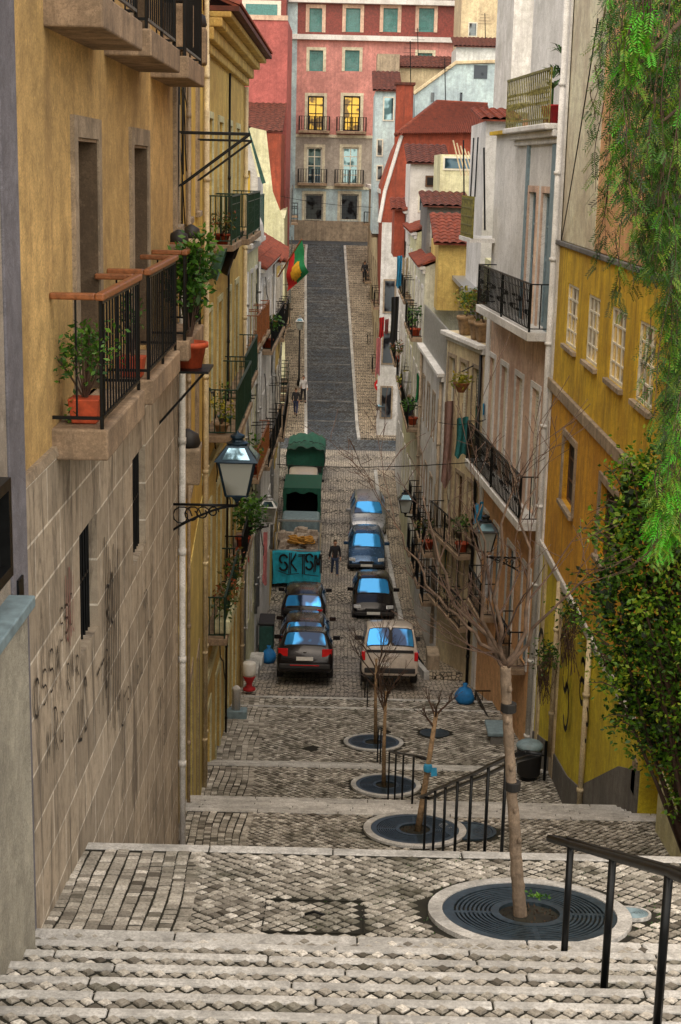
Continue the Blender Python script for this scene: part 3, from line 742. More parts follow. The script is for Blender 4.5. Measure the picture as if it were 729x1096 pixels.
c=at_y(458,822,21.2-.06); mb=MB(); mb.lathe(c,[(.062,-.05),(.07,0),(.062,.05)],10); mb.quad(c+Vector((.05,-.05,-.12)),c+Vector((.14,-.06,-.10)),c+Vector((.13,-.05,.03)),c+Vector((.04,-.05,.03))); mb.build('tag',M['skyblue'],t2)
small_tree('slim bare tree on the third landing beside the handrail',31.22,[(411,838),(411,800),(413,740)],.055,5,32,l=.5,spread=.5)
small_tree('slim twiggy tree on the fourth landing in front of the white van',36.88,[(402,797),(402,750),(403,705)],.055,6,33,l=.62,spread=.6,depth=2)
# ------------------------------------------------------------------ litter bin, sacks, bollard
p=on_ground(571,836)
x,y=4.42,31.9; z=zg(y)
t=thing('litter_bin','black domed litter bin by the yellow wall below the stairs','litter bin',(x,y,z))
MB().lathe((x,y,z),[(.24,.12),(.27,.16),(.29,.75),(.30,.78)],20).build('bucket',M['trimblack'],t,True)
MB().lathe((x,y,z),[(.31,.78),(.31,.84),(.24,.90),(.10,.93),(.01,.94)],20).build('lid',M['bluepaint'],t,True)
MB().tube([(x+.36,y-.05,z),(x+.36,y-.05,z+.95)],.035,8).tube([(x+.36,y-.05,z+.6),(x+.25,y,z+.6)],.02).build('post',M['iron'],t)
MB().lathe((x,y,z),[(.2,0),(.2,.125)],16).build('foot',M['iron'],t)
x,y=4.30,37.4; z=zg(y)
t=thing('stone_bench','low dark bench block beside the wall above the bin','bench',(x,y,z)); MB().box((x-.3,y-.5,z+.28),(x+.25,y+.5,z+.38)).build('seat',M['bluepaint'],t,bev=.02)
for k in (-.35,.35): MB().box((x-.22,y+k-.1,z),(x+.18,y+k+.1,z+.277)).build('leg',M['dado'],t)
def sack(label,x,y,s=.35):
    z=zg(y); rg=random.Random(int(x*99)); mb=MB(); n=12; pr=[(.02,0),(.8,.02),(1,.25),(.95,.6),(.6,.95),(.2,1.1),(.28,1.3),(.15,1.35)]
    vs=[];fs=[]
    for a,h in pr:
        for k in range(n): q=s*.55*a*(1+rg.uniform(-.12,.12)); an=6.283*k/n; vs.append((x+q*math.cos(an),y+q*math.sin(an),z+h*s*.9))
    for i in range(len(pr)-1):
        for k in range(n): k2=(k+1)%n; fs.append((i*n+k,i*n+k2,(i+1)*n+k2,(i+1)*n+k))
    mb.add(vs,fs); return tag(mb.build('rubbish_sack',M['bagblue'],None,True),label,'rubbish bag')
sack('blue rubbish sack by the wall right of the lowest stairs',3.74,41.26,.5)
sack('blue rubbish sack standing right of the black hatchback',2.6,50.5,.55)
sack('blue rubbish sack beside the dark green container on the left',-2.35,49.0,.5)
p=Vector((-2.62,42.6,zg(42.6)))
t=thing('street_bollard','red and white waisted bollard at the foot of the left wall','bollard',p)
MB().lathe(p,[(.19,0),(.19,.06),(.09,.12),(.09,.22),(.19,.42),(.19,.46)],18).build('base',M['plasticred'],t,True)
MB().lathe(p,[(.19,.463),(.20,.55),(.20,.84),(.17,.87),(.02,.88)],18).build('drum',M['whitep'],t,True)
p=Vector((-2.75,39.0,zg(39)))
t=thing('stone_post','short pale post on a dark block at the left edge of the fourth landing','post',p)
MB().box((p.x-.3,p.y-.2,p.z),(p.x+.3,p.y+.2,p.z+.24)).build('base',M['bluepaint'],t,bev=.02); MB().lathe(p,[(.12,.242),(.11,.8),(.13,.84),(.05,.92)],12).build('shaft',M['white'],t,True)
for i,(yy,l) in enumerate(((45.6,'nearer stone doorstep at a left doorway'),(48.0,'farther stone doorstep at a left doorway'))):
    tag(MB().box((-2.95,yy-.7,zg(yy)-.3),(-2.5,yy+.7,zg(yy)+.22)).build('doorstep',M['stepstone'],bev=.02),l,'doorstep')
yy=51.5; z=zg(yy); t=thing('waste_container','tall dark green waste container against the left facades','waste container',(-2.55,yy,z))
MB().box((-2.8,yy-.6,z+.06),(-2.3,yy+.6,z+1.1)).build('body',M['greenpaint'],t,bev=.04); MB().box((-2.83,yy-.63,z+1.105),(-2.27,yy+.63,z+1.2)).build('lid',M['trimblack'],t,bev=.03)
for a in (-.45,.45): MB().lathe((-2.4,yy+a,z),[(.06,0),(.06,.07)],10).build('wheel',M['black'],t)
yy=47.0; z=zg(yy); tag(MB().box((2.95,yy-.5,z),(3.35,yy+.5,z+.75)).build('concrete_box',M['trim'],bev=.03),'small grey concrete box against the right wall beyond the van','utility box')
# ------------------------------------------------------------------ LEFT SIDE
def ribbon(mb,w,pts,wd,o=.004):
    o+=.006
    """flat spray line on wall plane; pts (u,z)"""
    for (a,b),(c,d) in zip(pts,pts[1:]):
        v=Vector((c-a,d-b)); 
        if v.length<1e-5: continue
        v.normalize(); nx,nz=-v.y*wd/2,v.x*wd/2; ex,ez=v.x*wd*.3,v.y*wd*.3
        mb.quad(w.P(a-nx-ex,b-nz-ez,o),w.P(c-nx+ex,d-nz+ez,o),w.P(c+nx+ex,d+nz+ez,o),w.P(a+nx-ex,b+nz-ez,o))
def arc(cx,cy,rx,ry,a0,a1,n=9): return [(cx+rx*math.cos(a0+(a1-a0)*i/n),cy+ry*math.sin(a0+(a1-a0)*i/n)) for i in range(n+1)]
def tagscrawl(mb,w,u,z,sw,sh,n,rg,wd=.022):
    for i in range(n):
        cu=u+sw*(i+.5); k=rg.randint(0,5); hh=sh*rg.uniform(.7,1.2)
        if k==0: L=[[(cu-sw*.3,z),(cu-sw*.1,z+hh),(cu+sw*.1,z+hh*.3),(cu+sw*.35,z+hh*1.05)]]
        elif k==1: L=[arc(cu,z+hh*.5,sw*.35,hh*.5,.6,5.6)]
        elif k==2: L=[[(cu-sw*.2,z-hh*.1),(cu-sw*.15,z+hh)],arc(cu-sw*.1,z+hh*.72,sw*.4,hh*.28,1.57,-1.57),[(cu-sw*.1,z+hh*.45),(cu+sw*.35,z)]]
        elif k==3: L=[arc(cu,z+hh*.75,sw*.3,hh*.25,.4,3.9)+arc(cu,z+hh*.27,sw*.3,hh*.27,1.9,-2.2)]
        elif k==4: L=[[(cu-sw*.35,z+hh*.95),(cu+sw*.35,z+hh)],[(cu,z+hh),(cu+sw*.05,z-hh*.25)]]
        else: L=[[(cu-sw*.3,z+hh),(cu-sw*.25,z+hh*.1),(cu+sw*.2,z),(cu+sw*.3,z+hh*.9)]]
        for l in L: ribbon(mb,w,l,wd*rg.uniform(.7,1.2),.0045)
ZB=-19.3
# --- L1 near block: stone base, ochre stucco
w1=LW((-2.15,4.0),(-2.2,19.3))
def uy(w,y): return (y-w.A.y)/w.d.y
t=thing('ochre_building','ochre stucco house on a grey stone block base, nearest on the left','building',w1.P(0,-3))
def opx(x0,x1,ytop,ybot,w):
    u0=w.hit(x0,(ytop+ybot)/2)[0]; u1=w.hit(x1,(ytop+ybot)/2)[0]; zt=w.hit((x0+x1)/2,ytop)[1]; zb=w.hit((x0+x1)/2,ybot)[1]; return [u0,u1,zb,zt]
zb1=-2.12
cel=[[w1.hit(82,640)[0],w1.hit(101,640)[0],w1.hit(82,706)[1],w1.hit(82,572)[1]],[w1.hit(139,550)[0],w1.hit(153,550)[0],w1.hit(139,608)[1],w1.hit(139,492)[1]]]
wz=[.27,.27]
up=[[w1.hit(80,200)[0],w1.hit(102,200)[0],-1.94,w1.hit(80,147)[1]],[w1.hit(141,250)[0],w1.hit(156,250)[0],-1.94,w1.hit(141,155)[1]]]
top=[[h[0],h[1],1.19,3.6] for h in up]
body(t,w1,ZB,zb1,cel,M['blocks'],6,'stone_base',dep=.25,o=.03)
body(t,w1,zb1,4.2,up+top,M['ochre'],6,'wall',dep=.3)
MB().hexa([w1.P(0,zb1-.02,.03),w1.P(w1.L,zb1-.02,.03),w1.P(w1.L,zb1-.02,.05),w1.P(0,zb1-.02,.05),w1.P(0,zb1+.05,.0),w1.P(w1.L,zb1+.05,.0),w1.P(w1.L,zb1+.05,.035),w1.P(0,zb1+.05,.035)]).build('string_course',M['trim'],t)
for h in cel: window(t,w1,h,'bars',.2,frame='iron',pane='darkin')
for h in up+top:
    q=MB(); w1.box(q,h[1]-.025,h[1]-.002,h[2]+.003,h[3]-.003,-.15,.02); q.build('jamb',M['jamb'],t); q=MB(); w1.box(q,h[1]-.03,h[1]-.002,h[2]+.003,h[3]-.003,-.27,-.152); q.build('reveal_shade_strip',M['darkin'],t); q=MB(); w1.box(q,h[0]+.002,h[1]-.026,h[3]-.025,h[3]-.003,-.27,.02); q.build('lintel_lining',M['slab'],t)  # black inner strip paints the shade of the recess onto the reveal
for h in up+top: window(t,w1,h,'sash',.28,surround='trim',frame='brownwood',pane='pane',nx=2,nz=4,sw=.17)
for z,ob in ((-1.94,0),(1.17,0)):
    for (pa,pb) in ((11.02,13.15),(13.75,16.1)):
        balcony(t,w1,uy(w1,pa),uy(w1,pb),z,.42,.235,.98,hand='wood',gap=.15,bar=.0085)
    balcony(t,w1,uy(w1,17.0),uy(w1,18.9),z,.42,.235,.98,hand='wood',gap=.135)
mb=MB(); w1.box(mb,uy(w1,8.4),uy(w1,9.25),ZB,4.2,.0,.06); mb.build('pilaster',M['pilaster'],t,bev=.01)
mb=MB(); w1.box(mb,uy(w1,9.253),uy(w1,9.72),ZB,4.2,.0,.075); mb.build('pilaster',M['pilaster2'],t,bev=.01)
mb=MB(); w1.box(mb,w1.L-.12,w1.L+.03,ZB,4.2,.0,.05); mb.build('corner_strip',M['trim'],t)
mb=MB(); u,z=w1.hit(183,560,.08)
mb.tube([w1.P(w1.L-.06,-1.5,.11),w1.P(w1.L-.06,-12,.11)],.045,8)
for k in range(7): zz=-2-k*1.5; mb.tube([w1.P(w1.L-.06,zz-.04,.11),w1.P(w1.L-.06,zz+.04,.11)],.056,8)
mb.build('drainpipe',M['greywall'],t,True)
u,z=w1.hit(22,640,.08); mb=MB(); w1.box(mb,uy(w1,9.35),uy(w1,9.5),z-.14,z+.14,.075,.09); mb.build('number_plate',M['iron'],t)
rg=random.Random(4); gm=MB(); 
for (px,py,sw,sh,n,wd) in ((27,775,.16,.42,5,.022),(62,748,.12,.3,4,.018),(105,680,.15,.75,3,.035),(118,790,.12,.45,6,.02),(150,690,.10,.34,4,.016),(138,735,.1,.3,4,.014),(160,770,.12,.4,4,.016),(104,740,.1,.3,3,.016),(166,800,.12,.4,3,.016),(40,830,.16,.4,4,.02),(75,800,.15,.6,3,.03),(95,760,.14,.5,4,.022),(55,690,.12,.35,4,.018),(145,655,.1,.3,3,.014)):
    u,z=w1.hit(px+8,py,.035); tagscrawl(gm,Wall((w1.A+w1.n*.032)[:2],(w1.B+w1.n*.032)[:2],(1,0)),u,z,sw*1.7,sh*.8,max(2,n-1),rg,wd*.95); gm.build('graffiti',M['graf'],t); gm=MB()
w1g=Wall((w1.A+w1.n*.032)[:2],(w1.B+w1.n*.032)[:2],(1,0))
for k in range(9):   # long black drips of paint
    u,z=w1.hit(112+k*1.9,660,.035); ribbon(gm,w1g,[(u,z+.55+rg.uniform(-.2,.2)),(u+.02,z-.2),(u,z-.5-rg.uniform(0,.7))],.03,.006)
if gm.v: gm.build('paint_drips',M['graf'],t)
gm=MB(); u,z=w1.hit(70,690,.035); tagscrawl(gm,w1g,u,z,.13,.5,3,rg,.02); gm.build('graffiti',M['grafred'],t)
# low wall and parapet at the very left beside the upper steps
t=thing('stone_parapet','pale rendered low wall with a slate cap at the far left edge','wall',(-2.1,8,-5))
MB().box((-2.6,5.5,-7.0),(-1.98,9.15,-2.78)).build('wall',M['paleparapet'],t,bev=.02); MB().box((-2.65,5.4,-2.777),(-1.94,9.2,-2.70)).build('coping',M['bluepaint'],t,bev=.01)
t=thing('side_window_frame','dark framed opening above the low wall at the left edge','window',(-2.1,8,-2.5)); mb=MB()
for z in (-2.5,-1.95): mb.box((-2.1,7.6,z),(-2.02,8.95,z+.07))
mb.box((-2.1,8.88,-2.43),(-2.02,8.95,-1.95)); mb.build('frame',M['iron'],t); MB().box((-2.14,7.6,-2.43),(-2.085,8.88,-1.95)).build('pane',M['darkin'],t)
# pots on the near balconies
for (yy,zz,l,fr,n) in ((11.35,-1.935,'green geranium in a terracotta trough spilling over the nearest balcony',(.32,.44,.34),620),(13.95,-1.935,'small leafy plant in a terracotta pot on the second balcony',(.14,.17,.36),150)):
    p=w1.P(uy(w1,yy),zz,.2); potted('potted_plant',l,'plant',tuple(p),.12,.19,fr,n,.058,'terracotta','leaf',None,14,True,5 if n>200 else 0)
def snap(w,u,z,levels,nw):
    st=w.L/nw; i=min(nw-1,max(0,int(u/st))); return st*(i+.5)+.15,min(levels,key=lambda q:abs(q-z))
# --- L2 amber house, cables and pipes
w2=LW((-2.27,19.36),(-2.95,31))
t=thing('amber_house','narrow amber house with hanging cables and a lime yellow ground floor','building',w2.P(0,-9))
h2=[[2.2,3.4,-12.6,-9.4],[1.2,2.1,-5.2,-2.9],[4.6,5.5,-5.2,-2.9],[8.2,9.1,-5.2,-2.9],[1.2,2.1,-.8,1.6],[4.6,5.5,-.8,1.6],[8.2,9.1,-.8,1.6],[5.2,6.6,-12.8,-8.9],[8.6,9.6,-12.9,-9.5],[1.2,2.1,3.4,4.5],[4.6,5.5,3.4,4.5]]
body(t,w2,ZB,-6.8,h2,M['limey'],6,'ground_floor',o=.02)
body(t,w2,-6.8,4.9,h2,M['amber'],6,'wall')
for i,h in enumerate(h2): window(t,w2,h,'sash' if i not in(0,7,8) else 'bars',.2,surround='trim' ,frame='brownwood' if i%2 else 'greenpaint',pane='panegold' if i%3==0 else 'pane',sill=i not in (0,7,8))
def pipes(t,w,us,z0,z1,m='steel',r=.04):
    for u in us:
        mb=MB(); mb.tube([w.P(u,z1,.08),w.P(u,z0,.08)],r,7)
        for k in range(int((z1-z0)/2)): mb.tube([w.P(u,z0+1+k*2,.08),w.P(u,z0+1.08+k*2,.08)],r*1.3,7)
        mb.build('drainpipe',M[m],t,True)
pipes(t,w2,[11.5],ZB+4,4.9,'tan',.05); pipes(t,w2,[3.8],ZB+3,4,'trim',.03)
rg=random.Random(9); mb=MB()
for k in range(9):
    u=rg.uniform(.3,3.5); z=rg.uniform(2,5); pts=[]
    for i in range(9): pts.append(w2.P(u+ i*rg.uniform(.1,.5) if k%2 else u+rg.uniform(-.1,.1),z-i*rg.uniform(.6,1.2)*(1 if k%3 else .25),.03+.02*math.sin(i)))
    mb.tube(pts,.012,4)
mb.build('cables',M['iron'],t)
gm=MB(); w2g=Wall((w2.A+w2.n*.022)[:2],(w2.B+w2.n*.022)[:2],(1,0)); tagscrawl(gm,w2g,.3,-11.6,.2,.7,4,rg,.03); gm.build('graffiti',M['graf'],t)
def boxlet(label,name,cat,px,py,w,m,sz=.3,o=.02):
    u,z=w.hit(px,py,o+sz/2); p=w.P(u,z,o); t=thing(name,label,cat,p); mb=MB(); w.box(mb,u-sz/2,u+sz/2,z-sz*.5,z+sz*.5,o-.015,o+sz*.7); mb.build('housing',M[m],t,bev=.03)
    q=w.P(u,z,o+sz*.35); MB().lathe(q,[(sz*.3,sz*.5),(sz*.36,sz*.6),(sz*.3,sz*.85),(.02,sz*1.0)],14).build('cap',M['trimblack'],t,True); return t
boxlet('dark domed wall lamp on a stone bracket, nearer of two above the second balcony','wall_lamp','wall lamp',196,277,w2,'slab',.36)
boxlet('grey box lamp on the amber wall, farther of two above the second balcony','wall_lamp','wall lamp',209,270,w2,'tan',.4)
boxlet('square meter box with cables on the amber wall beside the big lantern','meter_box','meter box',207,497,w2,'trim',.5)
boxlet('upper stone chimney spout with dark cap high on the amber wall','wall_lamp','wall lamp',199,30,w2,'slab',.5)
boxlet('lower stone spout with dark cap high on the amber wall','wall_lamp','wall lamp',214,50,w2,'slab',.5)
# clothes line brackets over the amber house
for i,(py,y0,l) in enumerate(((141,19.4,'upper black iron clothes line bracket high on the amber wall'),(149,23.5,'lower black iron clothes line bracket high on the amber wall'))):
    a=at_x(189,py,-2.27 if i==0 else -2.5); u,z=w2.hit(190+i*20,py); 
    t=thing('clothes_line_bracket',l,'clothes rack',w2.P(u,z)); mb=MB(); e=w2.P(u,z,0)+Vector((1.15 if i==0 else 1.35,0.1,-.02))
    for du in (0,.9):
        b=w2.P(u+du,z); tip=b+Vector((1.0,.05,0)); mb.tube([b,tip],.014,5); mb.tube([w2.P(u+du,z-.75),tip],.014,5)
    mb.tube([w2.P(u,z)+Vector((1,.05,0)),w2.P(u+.9,z)+Vector((1,.05,0))],.012,5); mb.build('frame',M['iron'],t)
# green potted shrub on a wall shelf
u,z=w2.hit(203,393,.35); p=w2.P(u,z,.35)
potted('potted_plant','tall bushy shrub in an orange pot on an iron wall shelf','plant',tuple(p),.2,.3,(.30,.3,.80),1000,.10,'terracotta','leaf',None,12)
t=thing('wall_shelf','black iron wall shelf holding the orange pot','shelf',p-Vector((0,0,.03))); mb=MB()
mb.box((p.x-.4,p.y-.35,p.z-.03),(p.x+.25,p.y+.35,p.z-.003)); mb.tube([p+Vector((-.38,0,-.7)),p+Vector((.2,0,-.03))],.016,5); mb.build('frame',M['iron'],t)
# --- L3 golden house with deep cornice
w3=LW((-2.98,31.05),(-3.0,44))
zc=3.0
t=thing('golden_house','golden yellow house with deep moulded cornice and green iron balconies','building',w3.P(0,-9))
h3=[]
for i,u in enumerate((1.2,4.0,6.8,9.6)):
    h3+= [[u,u+1.2,-1.55,1.0],[u,u+1.2,-5.6,-3.1],[u,u+1.15,-10.2,-7.5],[u,u+1.2,-15.0,-12.3]]
body(t,w3,ZB,zc,h3,M['gold'],7)
for i,h in enumerate(h3): window(t,w3,h,'shutter' if i%3==1 else 'sash',.16,surround='cream',frame=['frame','greenpaint','frame','brownwood'][i%4],pane='panegold' if i%2 else 'pane')
mb=MB()
for z0,z1,o in ((zc-.75,zc-.55,.12),(zc-.55,zc-.3,.25),(zc-.3,zc-.12,.42),(zc-.12,zc,.6)): w3.box(mb,-.1,w3.L+.15,z0,z1,-.02,o)
mb.build('cornice',M['gold'],t,bev=.03)
mb=MB(); w3.box(mb,-.1,w3.L+.2,zc+.003,zc+.1,-.5,.75); mb.build('eaves',M['tiled'],t)
tiles(t,w3.P(-.1,zc+.1,.75),w3.d*(w3.L+.3),Vector((-3.2,0,1.3)),'tile')
balcony(t,w3,.8,3.4,-1.6,.6,.14,1.0,iron='greeniron',ornate=True); balcony(t,w3,3.7,8.6,-1.6,.75,.14,1.0,iron='greeniron',ornate=True)
balcony(t,w3,.6,5.6,-5.65,.75,.14,1.0,iron='greeniron'); balcony(t,w3,6.4,11.6,-5.65,.55,.14,1.0,iron='greeniron')
balcony(t,w3,.9,5.4,-10.3,.5,.16,.95,iron='greeniron'); balcony(t,w3,6.6,11,-10.3,.5,.16,.95,iron='iron')
pipes(t,w3,[.3,12.6],ZB+2,2.2,'tan',.06); pipes(t,w3,[6.4],ZB+2,2.2,'iron',.03)
mb=MB(); w3.box(mb,0,w3.L,-6.6,-6.4,-.02,.09); w3.box(mb,0,w3.L,-11.4,-11.2,-.02,.09); mb.build('string_course',M['cream'],t)
for i,(px,py,l) in enumerate(((228,283,'nearest round dark awning cap under the upper green balcony'),(240,279,'middle round dark awning cap under the upper green balcony'),(248,262,'farthest round dark awning cap under the upper green balcony'))):
    u,z=w3.hit(px,py,.3); p=w3.P(u,z,.2); tt=thing('satellite_dish',l.replace('awning cap','satellite dish'),'satellite dish',p)
    q=MB(); n=16; vs=[p+Vector((.18+.10*0,0,0))]
    for rr,dx in ((.3,.10),(.42,0)):
        for k in range(n): a=6.283*k/n; vs.append(p+Vector((.18-dx+rr*math.sin(a)*.25+ .1*(rr>.35),-rr*math.cos(a)*.75,rr*math.sin(a)*.8)))
    fs=[(0,1+k,1+(k+1)%n) for k in range(n)]+[(1+k,1+n+k,1+n+(k+1)%n,1+(k+1)%n) for k in range(n)]
    q.add(vs,fs).build('dish',M['trimblack'] if i else M['greenpaint'],tt,True); MB().tube([w3.P(u,z,0),p+Vector((.2,0,0))],.03).build('arm',M['steel'],tt)
for i,(px,py,fr,n,lm,pt,l) in enumerate(((232,205,(.3,.3,.3),90,'rleaf','terracotta','red flowering pot on the upper green balcony, near end'),(238,235,(.3,.5,.2),110,'rleaf','terracotta','red leafed plant in a pot low on the upper green balcony'),(232,368,(.35,.6,.3),220,'yleaf','clay','pale yellow-green plant tray on the lower green balcony'),(244,310,(.2,.3,.5),60,'leaf','greenpaint','thin plant in a green pot on the lower green balcony'))):
    u,z=w3.hit(px,py+10,.4); zz=-1.595 if py<300 else -5.645; uu=w3.hit(px,py+10,.4)[0]; p=w3.P(min(max(uu,1),11),zz,.35); potted('potted_plant',l,'plant',tuple(p),.16,.22,fr,n,.09,pt,lm)
u,z=w3.hit(232,570,.5); 
t=thing('window_box','long pale flower trough full of red and green plants below the big lantern','window box',w3.P(3.0,-10.28,.5)); mb=MB(); w3.box(mb,1.2,5.0,-10.28,-9.98,.2,.55); mb.build('trough',M['cream'],t,bev=.03)
f=MB(); 
for k in range(8): leafball(f,w3.P(1.4+k*.5,-9.75+random.uniform(-.1,.3),.4),(.3,.35,.35),75,.13)
f.build('foliage',M['rleaf'],t)
potted('potted_plant','bushy green plant behind the big lantern on the golden house balcony','plant',tuple(w3.P(9.2,-10.28,.3)),.2,.3,(.6,.9,.7),520,.15,'terracotta','leaf')
# --- generic narrow houses
def row_house(name,label,w,zt,m,floors,nwin,rng,roof='tile',cornice='white',frames=('frame','greenpaint','brownwood'),balc=(),panes=('pane','panegold'),roofd=2.2,roofh=.9,ww=1.0,depth=7,z0=ZB,sur='white',slope=True,ironm='iron',ov=.25):
    t=thing(name,label,'building',w.P(0,max(z0,-15)))
    hs=[]; L=w.L; st=L/nwin
    for fi,(a,b) in enumerate(floors):
        for i in range(nwin): c=st*(i+.5); hs.append([c-ww/2,c+ww/2,a,b,fi,i])
    body(t,w,z0,zt,[h[:4] for h in hs],M[m],depth)
    for h in hs: window(t,w,h[:4],rng.choice(['sash','sash','shutter','blind']),.16,surround=sur,frame=rng.choice(frames),pane=rng.choice(panes),nx=2,nz=3,sw=.12)
    mb=MB(); w.box(mb,-.03,L+.03,zt-.28,zt-.12,-.02,.1); w.box(mb,-.05,L+.05,zt-.12,zt+.02,-.02,ov); mb.build('cornice',M[cornice],t,bev=.02)
    if roof and slope:
        tiles(t,w.P(-.08,zt+.03,ov+.06),w.d*(L+.16),-w.n*roofd+Vector((0,0,roofh)),roof)
        if roofd<depth: tiles(t,w.P(-.08,zt+.03,-(2*roofd-ov)),w.d*(L+.16),w.n*(roofd)+Vector((0,0,roofh)),roof)
        g=MB()
        for u in (0.02,L-.02): MB().add([w.P(u,zt-.01,0),w.P(u,zt-.01,-(2*roofd-ov)),w.P(u,zt+roofh-.05,-roofd+ov)],[(0,1,2)]).build('gable',M[m],t)
        pass
    for fi,sty in balc:
        a,b=floors[fi]
        if sty=='long': balcony(t,w,.3,L-.3,a-.03,.5,.14,.95,iron=ironm,gap=.2)
        else:
            for i in range(nwin):
                c=st*(i+.5); balcony(t,w,c-ww*.75,c+ww*.75,a-.03,.45,.14,.95,iron=ironm,gap=.2)
    return t,hs
rg=random.Random(12)
w4=LW((-3.0,44.1),(-2.92,50)); 
t,_=row_house('cream_house','bright cream house with a flat terrace and pale awning beyond the golden house',w4,-2.2,'cream',[(-5.2,-3.2),(-9.2,-7),(-14.6,-12.2)],3,rg,roof=None,balc=((0,'x'),(1,'long')),ironm='wood')
pipes(t,w4,[.4,5.4],-15,-3,'steel',.06)
# dormer on its terrace
t=thing('roof_dormer','small tiled dormer hut with a green gable board on the cream terrace','dormer',(-4.2,50,-2.2))
fz=at_y(270,190,50); MB().box((-5.6,50,-2.19),(-3.45,53,-.6)).build('wall',M['rustwall'],t)
g=MB(); A=Vector((-3.9,49.9,-.55)); ap=Vector((-3.35,49.9,1.45)); Bq=Vector((-2.75,49.9,-.5))
MB().add([(-3.85,49.95,-2.19),(-2.95,49.95,-2.19),(-2.95,49.95,-.3),(-3.35,49.95,1.2),(-3.85,49.95,.2)],[(0,1,2,3,4)]).add([(-3.85,49.95,-2.19),(-3.85,49.95,.2),(-3.85,53,.2),(-3.85,53,-2.19)],[(0,1,2,3)]).add([(-2.95,49.95,-2.19),(-2.95,49.95,-.3),(-2.95,53,-.3),(-2.95,53,-2.19)],[(0,1,2,3)]).build('gable',M['white'],t)
g.tube([A,ap,Bq],.09,4); g.build('barge_board',M['greenpaint'],t)
tiles(t,(-5.7,49.8,-.55),Vector((0,3.2,0)),Vector((2.3,0,1.95)),'tile')
MB().box((-3.7,49.9,-1.2),(-3.2,49.94,-.1)).build('pane',M['panegold'],t)
for (x,y,l,lm) in ((-3.2,48.2,'red flowering pots on the cream house terrace','rleaf'),(-3.5,46.4,'green potted plant on the cream house terrace','leaf')): potted('potted_plant',l,'plant',(x,y,-2.17),.25,.3,(.5,.5,.35),140,.14,'terracotta',lm)
t=thing('terrace_railing','thin pale terrace railing beside the tiled dormer','railing',(-3,52,-2)); mb=MB()
for k in range(6): mb.tube([(-2.95+ .0*k,51+k*.5,-2.2),(-2.95,51+k*.5,-.9)],.025,5)
mb.box((-2.98,51,-.93),(-2.92,53.5,-.88)); mb.build('rails',M['greenpaint'],t)
t=thing('terrace_awning','white arched awning over the cream house terrace','awning',(-3,45.5,-2)); mb=MB()
for k in range(8):
    a0=math.pi*k/8; a1=math.pi*(k+1)/8; f=lambda a:(-3.3+ .75*math.cos(a),-2.1+1.1*math.sin(a))
    (xa,za),(xb,zb_)=f(a0),f(a1); mb.quad((xa,44.6,za),(xb,44.6,zb_),(xb,47,zb_),(xa,47,za)); mb.add([(-3.3,44.6,-2.1),(xa,44.6,za),(xb,44.6,zb_)],[(0,1,2)])
mb.build('canopy',M['white'],t)
w5=LW((-2.92,50.1),(-2.84,59)); t,_=row_house('white_house','narrow white left house with grey drainpipes behind the second lantern',w5,-3.3,'white',[(-6.0,-4.1),(-10,-8),(-14.8,-12.4)],4,rg,roof='tile',roofd=1.6,balc=((0,'long'),(1,'x'))); pipes(t,w5,[.3,8.4],-15,-3.6,'steel',.07)
w6=LW((-2.84,59.1),(-3.0,69)); t,_=row_house('orange_house','orange plastered left house with black balconies above the parked truck',w6,-3.6,'gold',[(-6.6,-4.6),(-10.6,-8.6),(-15.4,-12.8)],4,rg,roofd=1.6,balc=((0,'x'),(1,'long')))
w7=LW((-3.0,69.1),(-3.42,81)); t,_=row_house('tan_house','tan left corner house before the cross street with green railings',w7,-4.2,'tan',[(-7.0,-5.0),(-11,-9),(-15.6,-13)],4,rg,roofd=1.6,balc=((0,'long'),(1,'x')),ironm='greeniron')
# plants on the left balconies far down
for i,(px,py,w,s,lm,l) in enumerate(((293,300,w5,.5,'leaf','hanging green plant below the flag'),(268,590,w4,.6,'leaf','green pot plant beside the second lantern'),(285,420,w5,.45,'leaf','tall green creeper low on a left balcony'),(284,350,w5,.45,'rleaf','brownish plant basket halfway along the left facades'),(268,625,w4,.35,'yleaf','yellow-green pot plant on a red ledge at left'))):
    u,z=w.hit(px,py,.45); u,z=snap(w,u,z-.5,(-5.23,-9.23) if w is w4 else (-6.03,-10.03),3 if w is w4 else 4); potted('potted_plant',l,'plant',tuple(w.P(u,z+.01,.25)),.2,.3,(s,s*1.4,s),170,.15,'terracotta',lm)
rgc=random.Random(44)
for wi,(w,tt_,L0) in enumerate(((w3,'golden_house',13),(w4,'cream_house',5.8),(w5,'white_house',8.8),(w6,'orange_house',9.8),(w7,'tan_house',11.8))):
    par=bpy.data.objects[tt_]; mb=MB()
    for k in range(4):
        u=rgc.uniform(.3,L0-.3); z=rgc.uniform(-11,-3.5); pts=[w.P(u,z,.04)]
        for j in range(7): u=min(L0-.1,max(.1,u+rgc.uniform(-.1,.9))); z-=rgc.uniform(.0,.9); pts.append(w.P(u,z,.04+.03*(j%2)))
        mb.tube(pts,.02,4)
    mb.build('cables',M['trimblack'],par)
    for k in range(2):
        u=rgc.uniform(.5,L0-1); z=rgc.choice([-5.9,-8.1,-10.6]); mb=MB()
        for q in (0,.6): mb.tube([w.P(u+q,z,0),w.P(u+q,z+.05,.7)],.018,4)
        for q in (.2,.4,.6): mb.tube([w.P(u,z+.02,q),w.P(u+.6,z+.02,q)],.01,4)
        mb.build('drying_rack',M['iron'],par)
